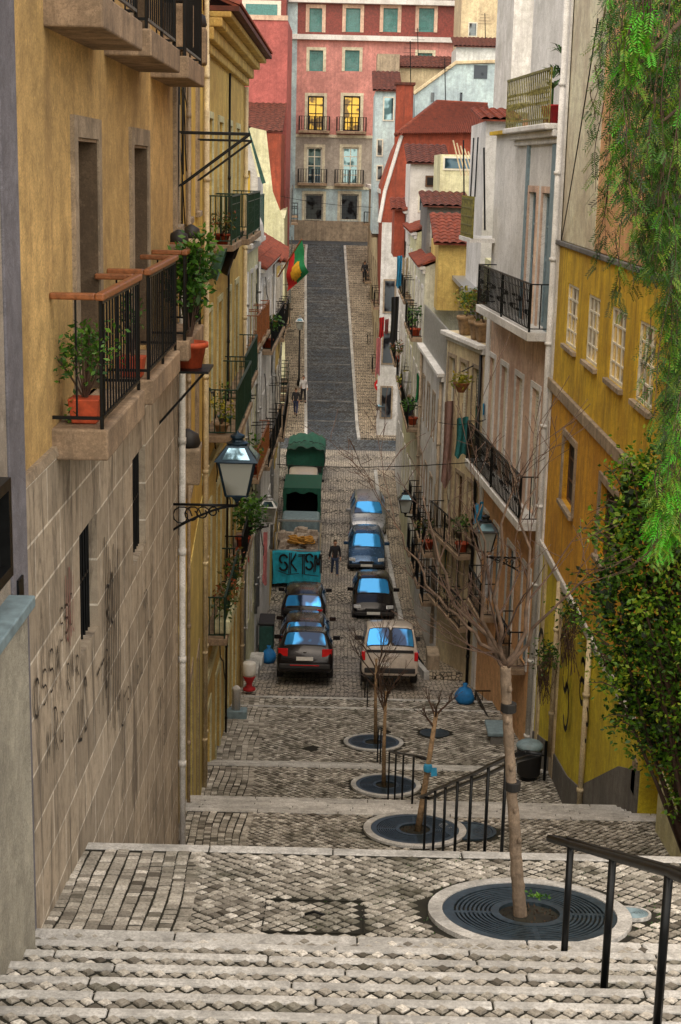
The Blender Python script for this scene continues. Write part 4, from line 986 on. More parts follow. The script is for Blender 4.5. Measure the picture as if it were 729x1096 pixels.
# --- L8 beyond the crossing: cream gable end + dark facade
z=lambda px,py,y: at_y(px,py,y)
t=thing('cream_gable_house','tall cream gable-ended house on the left beyond the crossing','building',(-5,90,-16))
prof2=[(306,480),(304,236),(292,205),(285,140),(268,136),(240,128),(235,480)]
Y8=90.0; fr=[at_y(x,y,Y8) for x,y in prof2]
mb=MB(); n=len(fr); bk=[Vector((p.x-.3,93.5,p.z)) for k,p in enumerate(fr)]
mb.hexa([(fr[1].x-8,93.4,ZB),(fr[1].x-.02,93.4,ZB),(fr[1].x-1.2,127.5,ZB),(fr[1].x-8,127.5,ZB),(fr[1].x-8,93.4,fr[1].z),(fr[1].x-.1,93.4,fr[1].z),(fr[1].x-1.25,127.5,fr[1].z),(fr[1].x-8,127.5,fr[1].z)])
mb.add(fr,[tuple(range(n))]); 
for k in range(n): k2=(k+1)%n; mb.quad(fr[k],fr[k2],bk[k2],bk[k])
mb.build('wall',M['cream'],t)
w8=LW((fr[0].x+.02,90.05),(fr[0].x-1.2,127.4))
hs=[]
for a,b in ((-3.4,-1.4),(-7.5,-5.5)):
    for i in range(7): hs.append([3+i*4.8,4.2+i*4.8,a,b])
for h in hs: 
    mb=MB(); w8.box(mb,h[0]-.12,h[1]+.12,h[2]-.1,h[3]+.12,.0,.07); f=mb.build('window',M['dado'],t); q=MB(); w8.box(q,h[0],h[1],h[2],h[3],.07,.08); q.build('pane',M['pane'],f)
    if rg.random()<.5: balcony(t,w8,h[0]-.3,h[1]+.3,h[2],.5,.14,.9,gap=.25)
# red building with a tiled lean-to, terrace
t=thing('crimson_building','plain crimson block with one teal window, top left background','building',(-9,118,-5))
a=at_y(307,111,118); b=at_y(307,22,118); c=at_y(240,22,118)
MB().box((c.x-4,118,-16),(a.x-.0,127,b.z)).build('wall',M['redwall'],t)
MB().box((c.x-4,117.9,b.z),(a.x,118.15,b.z+.35)).build('parapet',M['pinkish'],t)
p0=at_y(250,150,112); p1=at_y(307,137,112)
tiles(t,(c.x-4,111.5,at_y(260,140,111.5).z),Vector((a.x-c.x+4,0,0)),Vector((0,6.6,at_y(280,110,118).z-at_y(260,140,111.5).z)),'tiled',pitch=.45)
MB().box((c.x-4,111.6,-16),(a.x-.1,117.95,at_y(260,141,111.5).z-.06)).build('lean_to',M['rustwall'],t)
t=thing('tiled_attic','dark red tile-clad attic with a teal window behind the crimson block','building',(-9,126,8))
b2=at_y(308,-12,128); MB().box((-16,128,0),(b2.x-.1,134,b2.z)).build('wall',M['tilewall'],t)
a=at_y(263,20,128);b=at_y(297,5,128); MB().box((a.x-.3,127.9,a.z-.2),(b.x+.3,127.995,b.z+.3)).build('frame',M['frame'],t); MB().box((a.x,127.85,a.z),(b.x,127.89,b.z)).build('pane',M['paneteal'],t)
# ------------------------------------------------------------------ END BUILDING
YE=131.0; wE=FW((at_y(308,255,YE).x,YE),(at_y(560,255,YE).x,YE))
def eh(px,py): return wE.hit(px,py)
t=thing('pink_end_building','pink four storey building with rows of windows closing the far end of the street','building',wE.P(2,-6))
def er(x0,x1,y0,y1): a=eh(x0,y1); b=eh(x1,y0); return [a[0],b[0],a[1],b[1]]
zbl=eh(340,236)[1]; zba=eh(340,201)[1]; zbb=eh(340,146)[1]; zbc=eh(340,38)[1]; zbt=eh(340,2)[1]
hE=[er(331,345,9,34),er(370,386,9,34),er(410,426,9,34),er(448,465,9,34),er(331,346,54,76),er(369,385,54,76),er(447,463,57,76),er(329,347,103,140),er(367,386,103,140),er(328,345,158,197),er(366,384,158,197),er(326,346,208,236),er(364,384,208,236),er(405,423,103,140),er(405,423,158,197)]
zcut=[(ZB+3,zbl,'trim','plinth',.08),(zbl,zba,'whiteblue','lower_wall',.0),(zba,zbb,'greybeige','middle_wall',.0),(zbb,zbc,'rosewall','upper_wall',.0),(zbc,zbt,'tilewall','attic_wall',-.05)]
for a,b,m,nm,o in zcut: body(t,wE,a,b,hE,M[m],9,nm,o=o,dep=.3)
for i,h in enumerate(hE):
    st=dict(style='sash',nx=2,nz=4); fr_,pn='frame','paneblue'
    if i<7: st=dict(style='shutter'); fr_,pn='paneteal','pane'
    if i in(7,8): pn='panegold'; fr_='iron'
    if i in (11,12): st=dict(style='bars'); fr_='frame'; pn='pane'
    window(t,wE,h,dep=.25,surround='pinkish' if i<4 else 'beigewall',frame=fr_,pane=pn,sw=.3 if i<4 else .25,t=.12,**st)
for x0,x1,yy in ((320,353,141),(360,392,141),(319,350,197),(358,389,197)):
    u0=eh(x0,yy)[0];u1=eh(x1,yy)[0]; balcony(t,wE,u0,u1,eh(336,yy)[1]+.1,.8,.22,1.15,gap=.22,bar=.03,ornate=False)
mb=MB(); wE.box(mb,-.2,wE.L,zbc-.35,zbc+.05,0,.5); wE.box(mb,-.2,wE.L,zbt-.1,zbt+.3,0,.6); mb.build('cornice',M['white'],t)
mb=MB(); wE.box(mb,-.3,.55,ZB,zbt,0,.12); mb.build('pilaster',M['whiteblue'],t)
mb=MB()
for z_ in (zba+.05,zbb+.05): wE.box(mb,.56,wE.L,z_-.12,z_+.12,0,.1)
mb.build('string_course',M['beigewall'],t)
tiles(t,wE.P(-.3,zbt+.3,.6),wE.d*(wE.L+.3),Vector((0,4,2)),'tile',pitch=.5)
# ------------------------------------------------------------------ RIGHT SIDE
w1r=RW((5.0,13),(5.0,36))
def U(w,px,py,o=0): return w.hit(px,py,o)[0]
def rect_r(w,x0,x1,yt,yb):
    """window seen on a right-hand facade: pixel columns x0<x1 (far..near), z from the near column"""
    u1=U(w,x0,(yt+yb)/2); u0=U(w,x1,(yt+yb)/2); xm=(x0+x1)/2; return [min(u0,u1),max(u0,u1),w.hit(xm,yb)[1],w.hit(xm,yt)[1]]
zy=-1.55
t=thing('yellow_building','big yellow ochre building with four white paned windows and salmon upper wall on the right','building',w1r.P(9,-12))
yw=[rect_r(w1r,606,618,308,378),rect_r(w1r,628,641,316,392),rect_r(w1r,653,669,328,410),rect_r(w1r,682,701,342,432)]
yw.append([yw[-1][0]-2.6,yw[-1][1]-2.6,yw[-1][2],yw[-1][3]])
yw.append([yw[-1][0]-2.6,yw[-1][1]-2.6,yw[-1][2],yw[-1][3]])
zt_=sum(h[3] for h in yw[:4])/4; zb_=sum(h[2] for h in yw[:4])/4
for h in yw: h[2]=zb_;h[3]=zt_
mid=[rect_r(w1r,602,615,470,546)]
mid.append([mid[0][0]-5,mid[0][1]-5,mid[0][2],mid[0][3]])
zband=-4.85; zb2=-8.85
dk=w1r.hit(690,810)[0]; door=[U(w1r,708,850),U(w1r,684,850),-10.4,-8.95]; 
ud=door[1]
body(t,w1r,zband,zy,yw,M['yellow'],8,'upper_wall',dep=.1)
body(t,w1r,zb2,zband,mid,M['deepyellow'],8,'middle_wall',dep=.25,o=-.01)
door=[U(w1r,706,850),U(w1r,684,850),-11.0,-8.95]
body(t,w1r,ZB,zb2,[door],M['brightyellow'],8,'lower_wall',u0=door[0]-.02,dep=.5,o=.0)
body(t,w1r,ZB,zb2,[],M['cream'],8,'cream_wall',u1=door[0]-.021,o=.03)
for h in yw: window(t,w1r,h,'sash',.07,frame='frame',pane='panegold',nx=3,nz=4,t=.06,sill=True,surround=None)
for h in mid: window(t,w1r,h,'sash',.17,surround='trim',frame='brownwood',pane='darkin',sill=True)
d_=MB(); w1r.box(d_,door[0]+.02,door[1]-.02,door[2]+.02,door[3]-.02,-.4,-.34); dd=d_.build('door',M['rustwall'],t)
q=MB(); w1r.box(q,door[0]+.25,door[0]+.4,door[2]+.05,door[3]-.1,-.34,-.32); q.build('door_panel',M['redp'],dd)
q=MB(); w1r.box(q,door[0]-.1,door[1]+.15,-11.0,-10.55,-.3,.35); q.build('doorstep',M['orange'],t)
mb=MB(); w1r.box(mb,0,w1r.L,zband-.16,zband+.10,0,.09); mb.build('string_course',M['trim'],t,bev=.02)
mb=MB(); w1r.box(mb,door[1]+.6,w1r.L,zb2-.12,zb2+.08,0,.07); mb.build('string_course',M['greywall'],t,bev=.02)
mb=MB(); w1r.box(mb,0,w1r.L,zy-.05,zy+.06,0,.08); mb.build('coping',M['dado'],t,bev=.02)
us=U(w1r,641,150); 
body(t,w1r,zy+.06,5.2,[],M['salmon'],8,'salmon_wall',u1=us,o=-.04); body(t,w1r,zy+.06,5.2,[],M['beigewall'],8,'beige_wall',u0=us+.002,o=-.03)
# grey dado following the ground, stepped
mb=MB(); ys=[door[1]+13.05]; 
def uyr(y): return (y-w1r.A.y)/w1r.d.y
Ys=[13+door[1]+.05,24.6,26.5,28.5,30,33,36]
for a,b in zip(Ys,Ys[1:]):
    za=zg(a)+.75; zbq=zg(b)+.75
    P=w1r.P; mb.hexa([P(uyr(a),ZB,0),P(uyr(b),ZB,0),P(uyr(b),ZB,.03),P(uyr(a),ZB,.03),P(uyr(a),za,0),P(uyr(b),zbq,0),P(uyr(b),zbq,.03),P(uyr(a),za,.03)])
mb.build('dado',M['dado'],t)
for k,(px,ww_) in enumerate(((598,.5),(580,.35))):
    u=U(w1r,px,700); mb=MB(); w1r.box(mb,u-ww_/2,u+ww_/2,-14,zb2-.12,0,.05); mb.build('pilaster',M['tan'],t)
pipes(t,w1r,[U(w1r,638,650),U(w1r,604,600)],-13,zb2,'tan',.06)
pipes(t,w1r,[w1r.L-.08],-15,5,'white',.09)
mb=MB(); w1r.box(mb,w1r.L-.45,w1r.L-.2,ZB,5.15,0,.05); mb.build('corner_strip',M['white'],t)
rg=random.Random(8); gm=MB()
for px,py,sw,sh,n,wd in ((579,730,1.6,1.5,1,.16),(606,735,1.1,1.1,1,.14),(606,775,1.0,.9,1,.14),(603,700,1.0,1.0,1,.12),(624,745,.9,1.0,1,.12),(628,785,.8,.9,1,.10)):
    u,z=w1r.hit(px+6,py); 
    class FW_: pass
    tagscrawl(gm,w1r,u,z-.3,sw,sh,n,rg,wd); gm.v=[(x-.052,y,z) for x,y,z in gm.v]; gm.build('graffiti',M['graf'],t); gm=MB()

q=MB(); u,z=w1r.hit(679,830,.01); w1r.box(q,u-.15,u+.15,z-.3,z+.3,0,.03); q.build('meter_door',M['trim'],t)
# weeds hanging on the wall
for i,(px,py,l) in enumerate(((622,655,'dark green weed tuft rooted in the upper yellow wall ledge'),(595,700,'dry straggly weed tuft hanging on the lower yellow wall'))):
    u,z=w1r.hit(px,py,.1); p=w1r.P(u,z,.08); t2=thing('wall_weed',l,'weed',p); f=MB(); s=MB()
    for k in range(260):
        d=Vector((-abs(random.gauss(0,.3)),random.gauss(0,.45),random.gauss(0,.22))); leaf(f,p+d*.8,.1,random.random()*.6)
    for k in range(60):
        a=p+Vector((-.1,random.gauss(0,.3),0)); s.tube([a,a+Vector((-random.random()*.3,random.gauss(0,.12),-.35)),a+Vector((-random.random()*.25,random.gauss(0,.2),-random.uniform(.6,1.3)))],.006,3,False)
    f.build('foliage',M['bush'],t2); s.build('stem',M['twig'],t2)
# --- R2 pink and white balcony house
w2r=RW((5.0,36.1),(4.3,45)); rg=random.Random(17)
zt2=w2r.hit(596,133)[1]; 
t=thing('pink_balcony_house','white and pink house with two long ornate black iron balconies, right of the street','building',w2r.P(0,-12))
z1=w2r.hit(555,339)[1]; z2=w2r.hit(548,526)[1]
c2=[1.0,3.2,5.4,7.4]
hu=[[u,u+.95,z1+.02,z1+3.3] for u in (.9,2.6)]+[[u,u+.95,z2+.02,z2+3.2] for u in c2]+[[u,u+.9,z2-4.1,z2-1.5] for u in c2]
body(t,w2r,z1-.1,zt2,hu,M['white'],8,'upper_wall'); body(t,w2r,z2-.1,z1-.1,hu,M['pinkish'],8,'middle_wall'); body(t,w2r,ZB,z2-.1,hu,M['salmon'],8,'lower_wall')
for i,h in enumerate(hu):
    if i<2: window(t,w2r,h,'sash',.14,surround='pinkish',frame='bluepaint',pane='pane',nx=2,nz=4,t=.09,sw=.16)
    else: window(t,w2r,h,'blind' if i<6 else 'sash',.14,surround='white',frame='frame' if i<6 else 'bluepaint',pane='pane',t=.07)
for ua,ub in ((.25,.85),(3.75,4.0)): mb=MB(); w2r.box(mb,ua,ub,z1,zt2,-.02,.06); mb.build('door_surround',M['bluepaint'],t)
balcony(t,w2r,.3,w2r.L-.9,z1,.55,.22,1.15,slab='white',iron='iron',ornate=True,gap=.2,bar=.016)
balcony(t,w2r,.3,w2r.L-.1,z2,.55,.22,1.15,slab='white',iron='iron',ornate=True,gap=.2,bar=.016)
balcony(t,w2r,1.0,3.0,z2-4.1,.5,.16,1.0,iron='iron',gap=.18)
mb=MB()
for a,b,o in ((zt2-.45,zt2-.3,.12),(zt2-.3,zt2-.14,.26),(zt2-.14,zt2,.45)): w2r.box(mb,-.02,w2r.L*.62,a,b,-.02,o)
mb.build('cornice',M['white'],t,bev=.03)
for ua,ub in ((w2r.L-.6,w2r.L),(0,.3)): mb=MB(); w2r.box(mb,ua,ub,ZB,z1,0,.05); mb.build('corner_strip',M['white'],t)
for ua,zz in ((5.6,z2-4.1),(3.6,z2-7.4)): balcony(t,w2r,ua,ua+2.2,zz,.5,.16,1.0,iron='iron',gap=.18)
# roof terrace railing + penthouse
s=MB(); uE=w2r.L*.62
q=MB(); o=.35
n=24
for i in range(n+1): u=uE*i/n; q.tube([w2r.P(u,zt2,o),w2r.P(u,zt2+1.25,o)],.022,4,False)
w2r.box(q,0,uE,zt2+1.2,zt2+1.26,o-.03,o+.03); w2r.box(q,0,uE,zt2+.1,zt2+.14,o-.02,o+.02)
ornate_panel(q,w2r,0,uE,zt2,zt2+1.3,o,.014)
q.build('terrace_railing',M['olive_iron'],t)
body(t,Wall((w2r.A-w2r.n*.9)[:2],(w2r.B-w2r.n*.9)[:2],(-1,0)),zt2-.02,5.9,[[3.2,4.1,zt2+.4,zt2+2.4]],M['white'],7,'penthouse')
mb=MB(); 
for a,b in ((uE,w2r.L+.1),): w2r.box(mb,a,b,zt2-.1,zt2,-4,.2)
mb.build('terrace_edge',M['yellow'],t)
for u,l,hh in ((1.0,'spiky palm-like plant in a red pot on the roof terrace, near end',1.0),(1.9,'second potted plant in a dark red pot on the roof terrace',.5)):
    p=w2r.P(u,zt2+.01,-.1); tt=thing('potted_plant',l,'plant',p); MB().lathe(p,[(.18,0),(.25,.4),(.27,.4),(.27,.45),(.2,.44)],14).build('pot',M['plasticred'],tt,True)
    f=MB(); f.tube([p+Vector((0,0,.4)),p+Vector((0,0,.5+hh))],.03,5)
    for hz in (.6+hh*.5,.6+hh):
        for k in range(16):
            a=6.283*k/16; c=p+Vector((0,0,hz)); e=c+Vector((math.cos(a)*.4,math.sin(a)*.4,random.uniform(.05,.35))); m_=(c+e)/2+Vector((0,0,.1)); sd=Vector((-math.sin(a),math.cos(a),0))*.035
            f.add([c,m_+sd,e,m_-sd],[(0,1,2,3)],random.random()*.7)
    f.build('foliage',M['leaf'],tt)
# far end lower white wing with curved parapet and green-gold screen balcony
t=thing('screen_balcony','small balcony with a weathered green and gold metal screen, right upper middle','balcony',w2r.P(7.5,-2.4,.3))
u0=U(w2r,528,240,.4); zs=w2r.hit(500,252,.5)[1]; 
uA,uB=w2r.L-.5,w2r.L+1.6
mb=MB(); w2r.box(mb,uA,uB,zs-.12,zs,-.4,.75); mb.build('slab',M['white'],t); mb=MB(); w2r.box(mb,uA,uB,zs+.02,zs+1.15,.66,.70)
for k in range(14): u=uA+(uB-uA)*k/13; mb.tube([w2r.P(u,zs,.68),w2r.P(u,zs+1.2,.68)],.03,5)
for k in range(5): w2r.box(mb,uA,uB,zs+.1+k*.25,zs+.14+k*.25,.655,.715)
mb.build('screen',M['olive_iron'],t)
# clothes props over it
t=thing('clothes_props','pair of thin dark poles leaning above the green-gold balcony','poles',w2r.P(w2r.L,zs+1.2,.5)); mb=MB()
for px in (0,.8): mb.tube([w2r.P(w2r.L-.2+px,zs+1.2,.6),w2r.P(w2r.L+.9+px,zs+2.9,.4)],.025,5)
mb.build('pole',M['iron'],t)
# --- R3 ochre corner block with roof garden
w3r=RW((4.25,45.1),(3.4,49.4)); zt3=w3r.hit(500,362)[1]
t,_=row_house('roof_garden_house','beige house with pots on its flat roof terrace next to the pink house',w3r,zt3,'tan',[(zt3-3.0,zt3-.8),(zt3-6.6,zt3-4.4),(-14,-11.4)],3,rg,roof=None,ww=.8,balc=((2,'x'),(1,'long')),sur='trim')
pipes(t,w3r,[.15],-16,zt3-.3,'iron',.05)
MB().box((4.5,46,zt3),(8,49.2,zt3+2.4)).build('stair_hut',M['cream'],t)
for i,(px,py,s,lm,l,pt) in enumerate(((505,345,.62,'yleaf','yellow-green bush in a clay pot on the beige roof terrace','clay'),(511,350,.5,'rleaf','reddish bush in a striped clay pot at the roof terrace edge','clay'),(492,352,.5,'leaf','green bush in a pot at the far end of the beige roof terrace','clay'))):
    u,z=w3r.hit(px,py,0); p=w3r.P(max(.2,min(4,u)),zt3+.02,-.2); potted('potted_plant',l,'plant',tuple(p),.28,.6,(s,s,.6),320,.14,pt,lm)
t=thing('flower_basket','yellow flowers in a hanging wall basket on the right facades','plant',w3r.P(1,zt3-1.6,.5)); u,z=w3r.hit(494,408,.4); p=w3r.P(u,z,.4)
t.location=p; f=MB(); leafball(f,p,(.35,.35,.3),160,.14); f.build('foliage',M['yleaf'],t); MB().lathe(p-Vector((0,0,.35)),[(.1,0),(.25,.25),(.27,.3)],12).build('basket',M['wood'],t); MB().tube([w3r.P(u,z+.5,0),p+Vector((0,0,.3))],.02).build('bracket',M['iron'],t)
# --- R4 white house with slatted parapet panels
w4r=RW((3.35,49.5),(3.08,58.5)); zt4=w4r.hit(486,430)[1]; zt4b=w4r.hit(458,362)[1]; zt4=(zt4+zt4b)/2
t,hs4=row_house('slatted_terrace_house','plain grey-white house with a slatted screen round its roof terrace',w4r,zt4,'greywall',[(zt4-2.8,zt4-1.2),(zt4-6.3,zt4-4.2),(-14.6,-12.2)],4,rg,roof=None,ww=.8,balc=((1,'x'),(2,'x')),sur='trim')
pipes(t,w4r,[.25,8.6],-16,zt4-.3,'trim',.06)
q=MB(); n=50
for i in range(n+1):
    u=w4r.L*i/n; w4r.box(q,u-.04,u+.04,zt4+.02,zt4+1.5,-.05,0)
for z in (.1,1.4): w4r.box(q,0,w4r.L,zt4+z,zt4+z+.07,-.09,-.052)
tag(q.build('slat_screen',M['steel']),'grey slatted screen along the white terrace edge','screen')
t=thing('terrace_pergola','dark grey roof shed with pale frame behind the slatted screen','shed',(5,52,zt4)); MB().box((4.3,51,zt4),(8,57,zt4+2.6)).build('wall',M['dado'],t); MB().box((4.0,50.8,zt4+2.603),(8.2,57.2,zt4+2.75)).build('roof',M['steel'],t)
MB().box((4.27,51.6,zt4+.5),(4.297,56.4,zt4+2.2)).build('pane',M['pane'],t)
w5r=RW((3.06,58.6),(3.03,66)); t,_=row_house('green_tinted_house','pale green narrow house midway down the right side',w5r,-3.6,'palegreen',[(-6.4,-4.5),(-10,-8),(-15,-12.6)],3,rg,roofd=2.0,roofh=.8,balc=((0,'x'),(1,'long')))
w6r=RW((3.03,66.1),(3.0,74)); t,_=row_house('pale_yellow_house','pale yellow house with drying laundry on the right side',w6r,-2.6,'cream',[(-5.6,-3.6),(-9.8,-7.8),(-15.3,-12.8)],3,rg,roofd=2.2,roofh=.8,balc=((1,'x'),(0,'x')))
w7r=RW((3.0,74.1),(2.98,81.5)); t,_=row_house('white_corner_house','white corner house before the crossing on the right',w7r,-1.9,'white',[(-5,-3),(-9.4,-7.4),(-15.4,-13)],3,rg,roofd=2.2,roofh=.8,balc=((1,'long'),))
# white huts / roof structures stacked above the right row
def hut(name,label,px0,px1,pyt,pyb,y,dep,m,roofm='tile',face=True,win=None,rise=.8):
    a=at_y(px0,pyb,y); b=at_y(px1,pyt,y); t=thing(name,label,'building',((a.x+b.x)/2,y,a.z))
    MB().box((a.x,y,a.z),(b.x,y+dep,b.z)).build('wall',M[m],t)
    if roofm: tiles(t,(a.x-.2,y-.3,b.z+.03),Vector((b.x-a.x+.4,0,0)),Vector((0,dep*.7+.3,rise)),roofm,pitch=.3)
    if win:
        for (x0,x1,yt,yb,fm,pm) in win:
            c=at_y(x0,yb,y-.03); d=at_y(x1,yt,y-.03); f=MB().box((c.x-.08,y-.05,c.z-.08),(d.x+.08,y-.003,d.z+.08)).build('window',M[fm],t); MB().box((c.x,y-.07,c.z),(d.x,y-.052,d.z)).build('pane',M[pm],f)
    return t
hut('roof_hut','yellow rendered roof hut with a broken tile roof above the beige terrace',467,503,262,332,57,5,'gold','tile',rise=1.0)
hut('white_attic','small white attic with a rounded tile edge below the rust red gable',437,478,176,262,72,6,'white','tiled',win=[(457,470,190,198,'brownwood','darkin'),(449,454,205,225,'frame','paneblue')],rise=.9)
hut('grey_shed','grey felt-roofed shed with dark windows above the right row',455,500,222,300,62,6,'dado','trimless' if False else 'tiled',win=[(462,492,236,262,'steel','pane')],rise=.5)
hut('glass_lean_to','cream and glass lean-to behind the antenna rods',470,512,166,215,66,5,'cream',None,win=[(476,507,170,180,'frame','paneblue')])
hut('white_stair_turret','white rendered wall rising beside the roof terrace',512,552,130,330,50,6,'white','tile',rise=.5)
hut('small_red_hut','small rust red rooftop hut at the right edge of the street',421,434,225,275,76,4,'rustwall','tile',rise=.5)
# --- rust red gabled house beyond the crossing
Y9=90.0; t=thing('rust_red_house','rust red gable wall under a wide terracotta hipped roof, right background','building',(8,Y9,-15))
f=[at_y(x,y,Y9) for x,y in ((408,480),(408,200),(422,160),(432,141),(520,141),(520,480))]; mb=MB(); bk=[p+Vector((0,12,0)) for p in f]; mb.add(f,[tuple(range(len(f)))])
for k in range(len(f)): k2=(k+1)%len(f); mb.quad(f[k],f[k2],bk[k2],bk[k])
mb.build('wall',M['rustwall'],t)
lo=at_y(409,238,Y9); MB().box((lo.x-.0,Y9-.06,ZB),(lo.x+7,Y9-.01,lo.z)).build('lower_wall',M['greywall'],t)
for zz in (-14.6,-11.3,-8.2): ff=MB().box((lo.x+.18,Y9-.12,zz-.1),(lo.x+.95,Y9-.063,zz+1.9)).build('window',M['trim'],t); MB().box((lo.x+.28,Y9-.14,zz),(lo.x+.85,Y9-.123,zz+1.8)).build('pane',M['pane'],ff)
a=at_y(424,144,Y9-.4); b=at_y(530,143,Y9-.4); rz=at_y(470,110,Y9+7)
# hipped front slope as two meshes: left hip triangle edge kept by clipping the tile rows
mb=MB(); n=46; 
ridL=at_y(468,109,Y9+7); ridR=at_y(522,112,Y9+7)
for i in range(n*4):
    def P(i,v): f_=i/(n*4); lo=a.lerp(b,f_); hi=ridL.lerp(ridR,f_); p=lo.lerp(hi,v); return p+Vector((0,-.05,abs(math.sin(math.pi*f_*n))*.11))
    mb.quad(P(i,0),P(i+1,0),P(i+1,1),P(i,1))
mb.build('roof',M['tile'],t)
mb=MB(); mb.tube([a,ridL],.14,8); mb.tube([ridL,ridR],.14,8); mb.build('ridge_tiles',M['tile'],t,True)
mb=MB(); g0=at_y(404,225,Y9-.1); mb.tube([at_y(406,238,Y9-.05),at_y(412,205,Y9-.05),at_y(424,165,Y9-.05),at_y(430,145,Y9-.05)],.12,5); mb.build('white_verge',M['white'],t)
MB().hexa([ridL+Vector((-.2,0.1,0)),ridR+Vector((0,.1,0)),ridR+Vector((0,8,-3)),ridL+Vector((-.2,8,-3)),ridL+Vector((-.2,0.1,.02)),ridR+Vector((0,.1,.02)),ridR+Vector((0,8,-2.9)),ridL+Vector((-.2,8,-2.9))]).build('rear_roof',M['tiled'],t)
c=at_y(423,141,Y9+3);d=at_y(443,91,Y9+3)
tt=thing('red_chimney','broad rust red chimney stack rising left of the terracotta roof','chimney',(c.x,Y9+3,c.z)); MB().box((c.x,Y9+3,c.z-2),(d.x,Y9+4.2,d.z)).build('stack',M['rustwall'],tt,bev=.05)
mb=MB(); mb.box((c.x-.1,Y9+2.9,d.z+.003),(d.x+.1,Y9+4.3,d.z+.15)); mb.build('cap',M['tiled'],tt)
hut('white_tower_house','narrow white and lilac house end with a dark tiled roof, left of the red chimney',398,427,98,250,98,8,'whiteblue','tiled',win=[(411,421,105,128,'frame','beigewall' if False else 'paneblue'),(404,409,150,166,'frame','pane'),(404,409,178,192,'frame','pane')],rise=1.5)
hut('chimney_block','weathered square stone chimney block below the pink end building',403,428,58,88,112,3,'trim',None)
hut('low_tiled_roof','dark tiled roof strip behind the chimney block',425,500,74,100,114,4,'tan','tiled',rise=1.0)
# blue white gable
Y10=104.0; t=thing('blue_white_gable','pale blue-white gable wall with small dark windows in the right background','building',(8,Y10,0)); f=[at_y(x,y,Y10) for x,y in ((444,150),(444,100),(488,68),(560,66),(560,200),(444,200))]; mb=MB(); bk=[p+Vector((0,6,0)) for p in f]; mb.add(f,[tuple(range(len(f)))])
for k in range(len(f)): k2=(k+1)%len(f); mb.quad(f[k],f[k2],bk[k2],bk[k])
mb.build('wall',M['whiteblue'],t)
for x0,x1,yt,yb in ((461,465,99,109),(492,495,99,109),(507,522,70,84)):
    c=at_y(x0,yb,Y10-.02); d=at_y(x1,yt,Y10-.02); MB().box((c.x,Y10-.05,c.z),(d.x,Y10-.003,d.z)).build('window',M['pane'],t)
mb=MB(); mb.tube([at_y(443,100,Y10-.1),at_y(488,67,Y10-.1),at_y(560,65,Y10-.1)],.13,5); mb.build('verge',M['tan'],t)
hut('dark_tan_house','dark tan house with two shuttered windows at the top right background',492,560,-20,60,116,8,'tan',None,win=[(502,510,25,38,'frame','pane'),(533,545,25,38,'frame','pane')])
hut('dark_roof_strip','long dark felt roof strip under the tan house',488,560,52,66,109,5,'greywall','tiled',rise=.9)
hut('backdrop_block','grey rendered house block behind the white penthouse',545,700,-40,120,70,8,'greywall',None)
# dark brown facades right beyond the crossing (face the far road)
w8r=RW((2.25,91),(1.75,127)); t=thing('brown_terrace_row','tan terrace facades along the far right pavement','building',w8r.P(0,-15)); 
hs=[]
for a,b in ((-4.2,-2.2),(-8.2,-6.2),(-12.2,-10.2)):
    for i in range(8): hs.append([1.5+i*4.3,2.6+i*4.3,a,b])
body(t,w8r,ZB,-1.2,hs,M['tan'],6)
for h in hs: window(t,w8r,h,rg.choice(['sash','shutter']),.15,surround='trim',frame=rg.choice(['frame','brownwood']),pane='pane')
for h in hs:
    if rg.random()<.45: balcony(t,w8r,h[0]-.3,h[1]+.3,h[2],.5,.14,.9,gap=.25)
mb=MB(); w8r.box(mb,0,w8r.L,-1.35,-1.1,0,.3); mb.build('cornice',M['white'],t)
# ------------------------------------------------------------------ vehicles (local frame: +y is the front)
def ringpts(st):
    y,z0,zb,zr,w,wr=st; zm=z0+(zb-z0)*.55
    h=[(w*.90,z0),(w*.985,z0+.10),(w,zm),(w*.975,zb),(wr,zr-.045),(wr*.72,zr)]
    return [Vector((-x,y,z)) for x,z in h]+[Vector((0,y,zr+.018))]+[Vector((x,y,z)) for x,z in reversed(h)]
def patch(a,b,c,d,ins,off,nrm,n=5,rnd=.18):
    """rounded pane inside quad a-b-c-d, lifted along nrm"""
    def P(u,v): return a.lerp(b,u).lerp(d.lerp(c,u),v)+nrm*off
    pts=[]
    i=ins; r=rnd
    for (u0,v0,a0) in ((1-i,1-i,0),(i,1-i,1),(i,i,2),(1-i,i,3)):
        cu=u0-(r if u0>.5 else -r)*.6; cv=v0-(r if v0>.5 else -r)
        for k in range(4):
            an=math.pi/2*(a0+k/3); pts.append(P(cu+r*.6*math.cos(an),cv+r*math.sin(an)))
    return pts
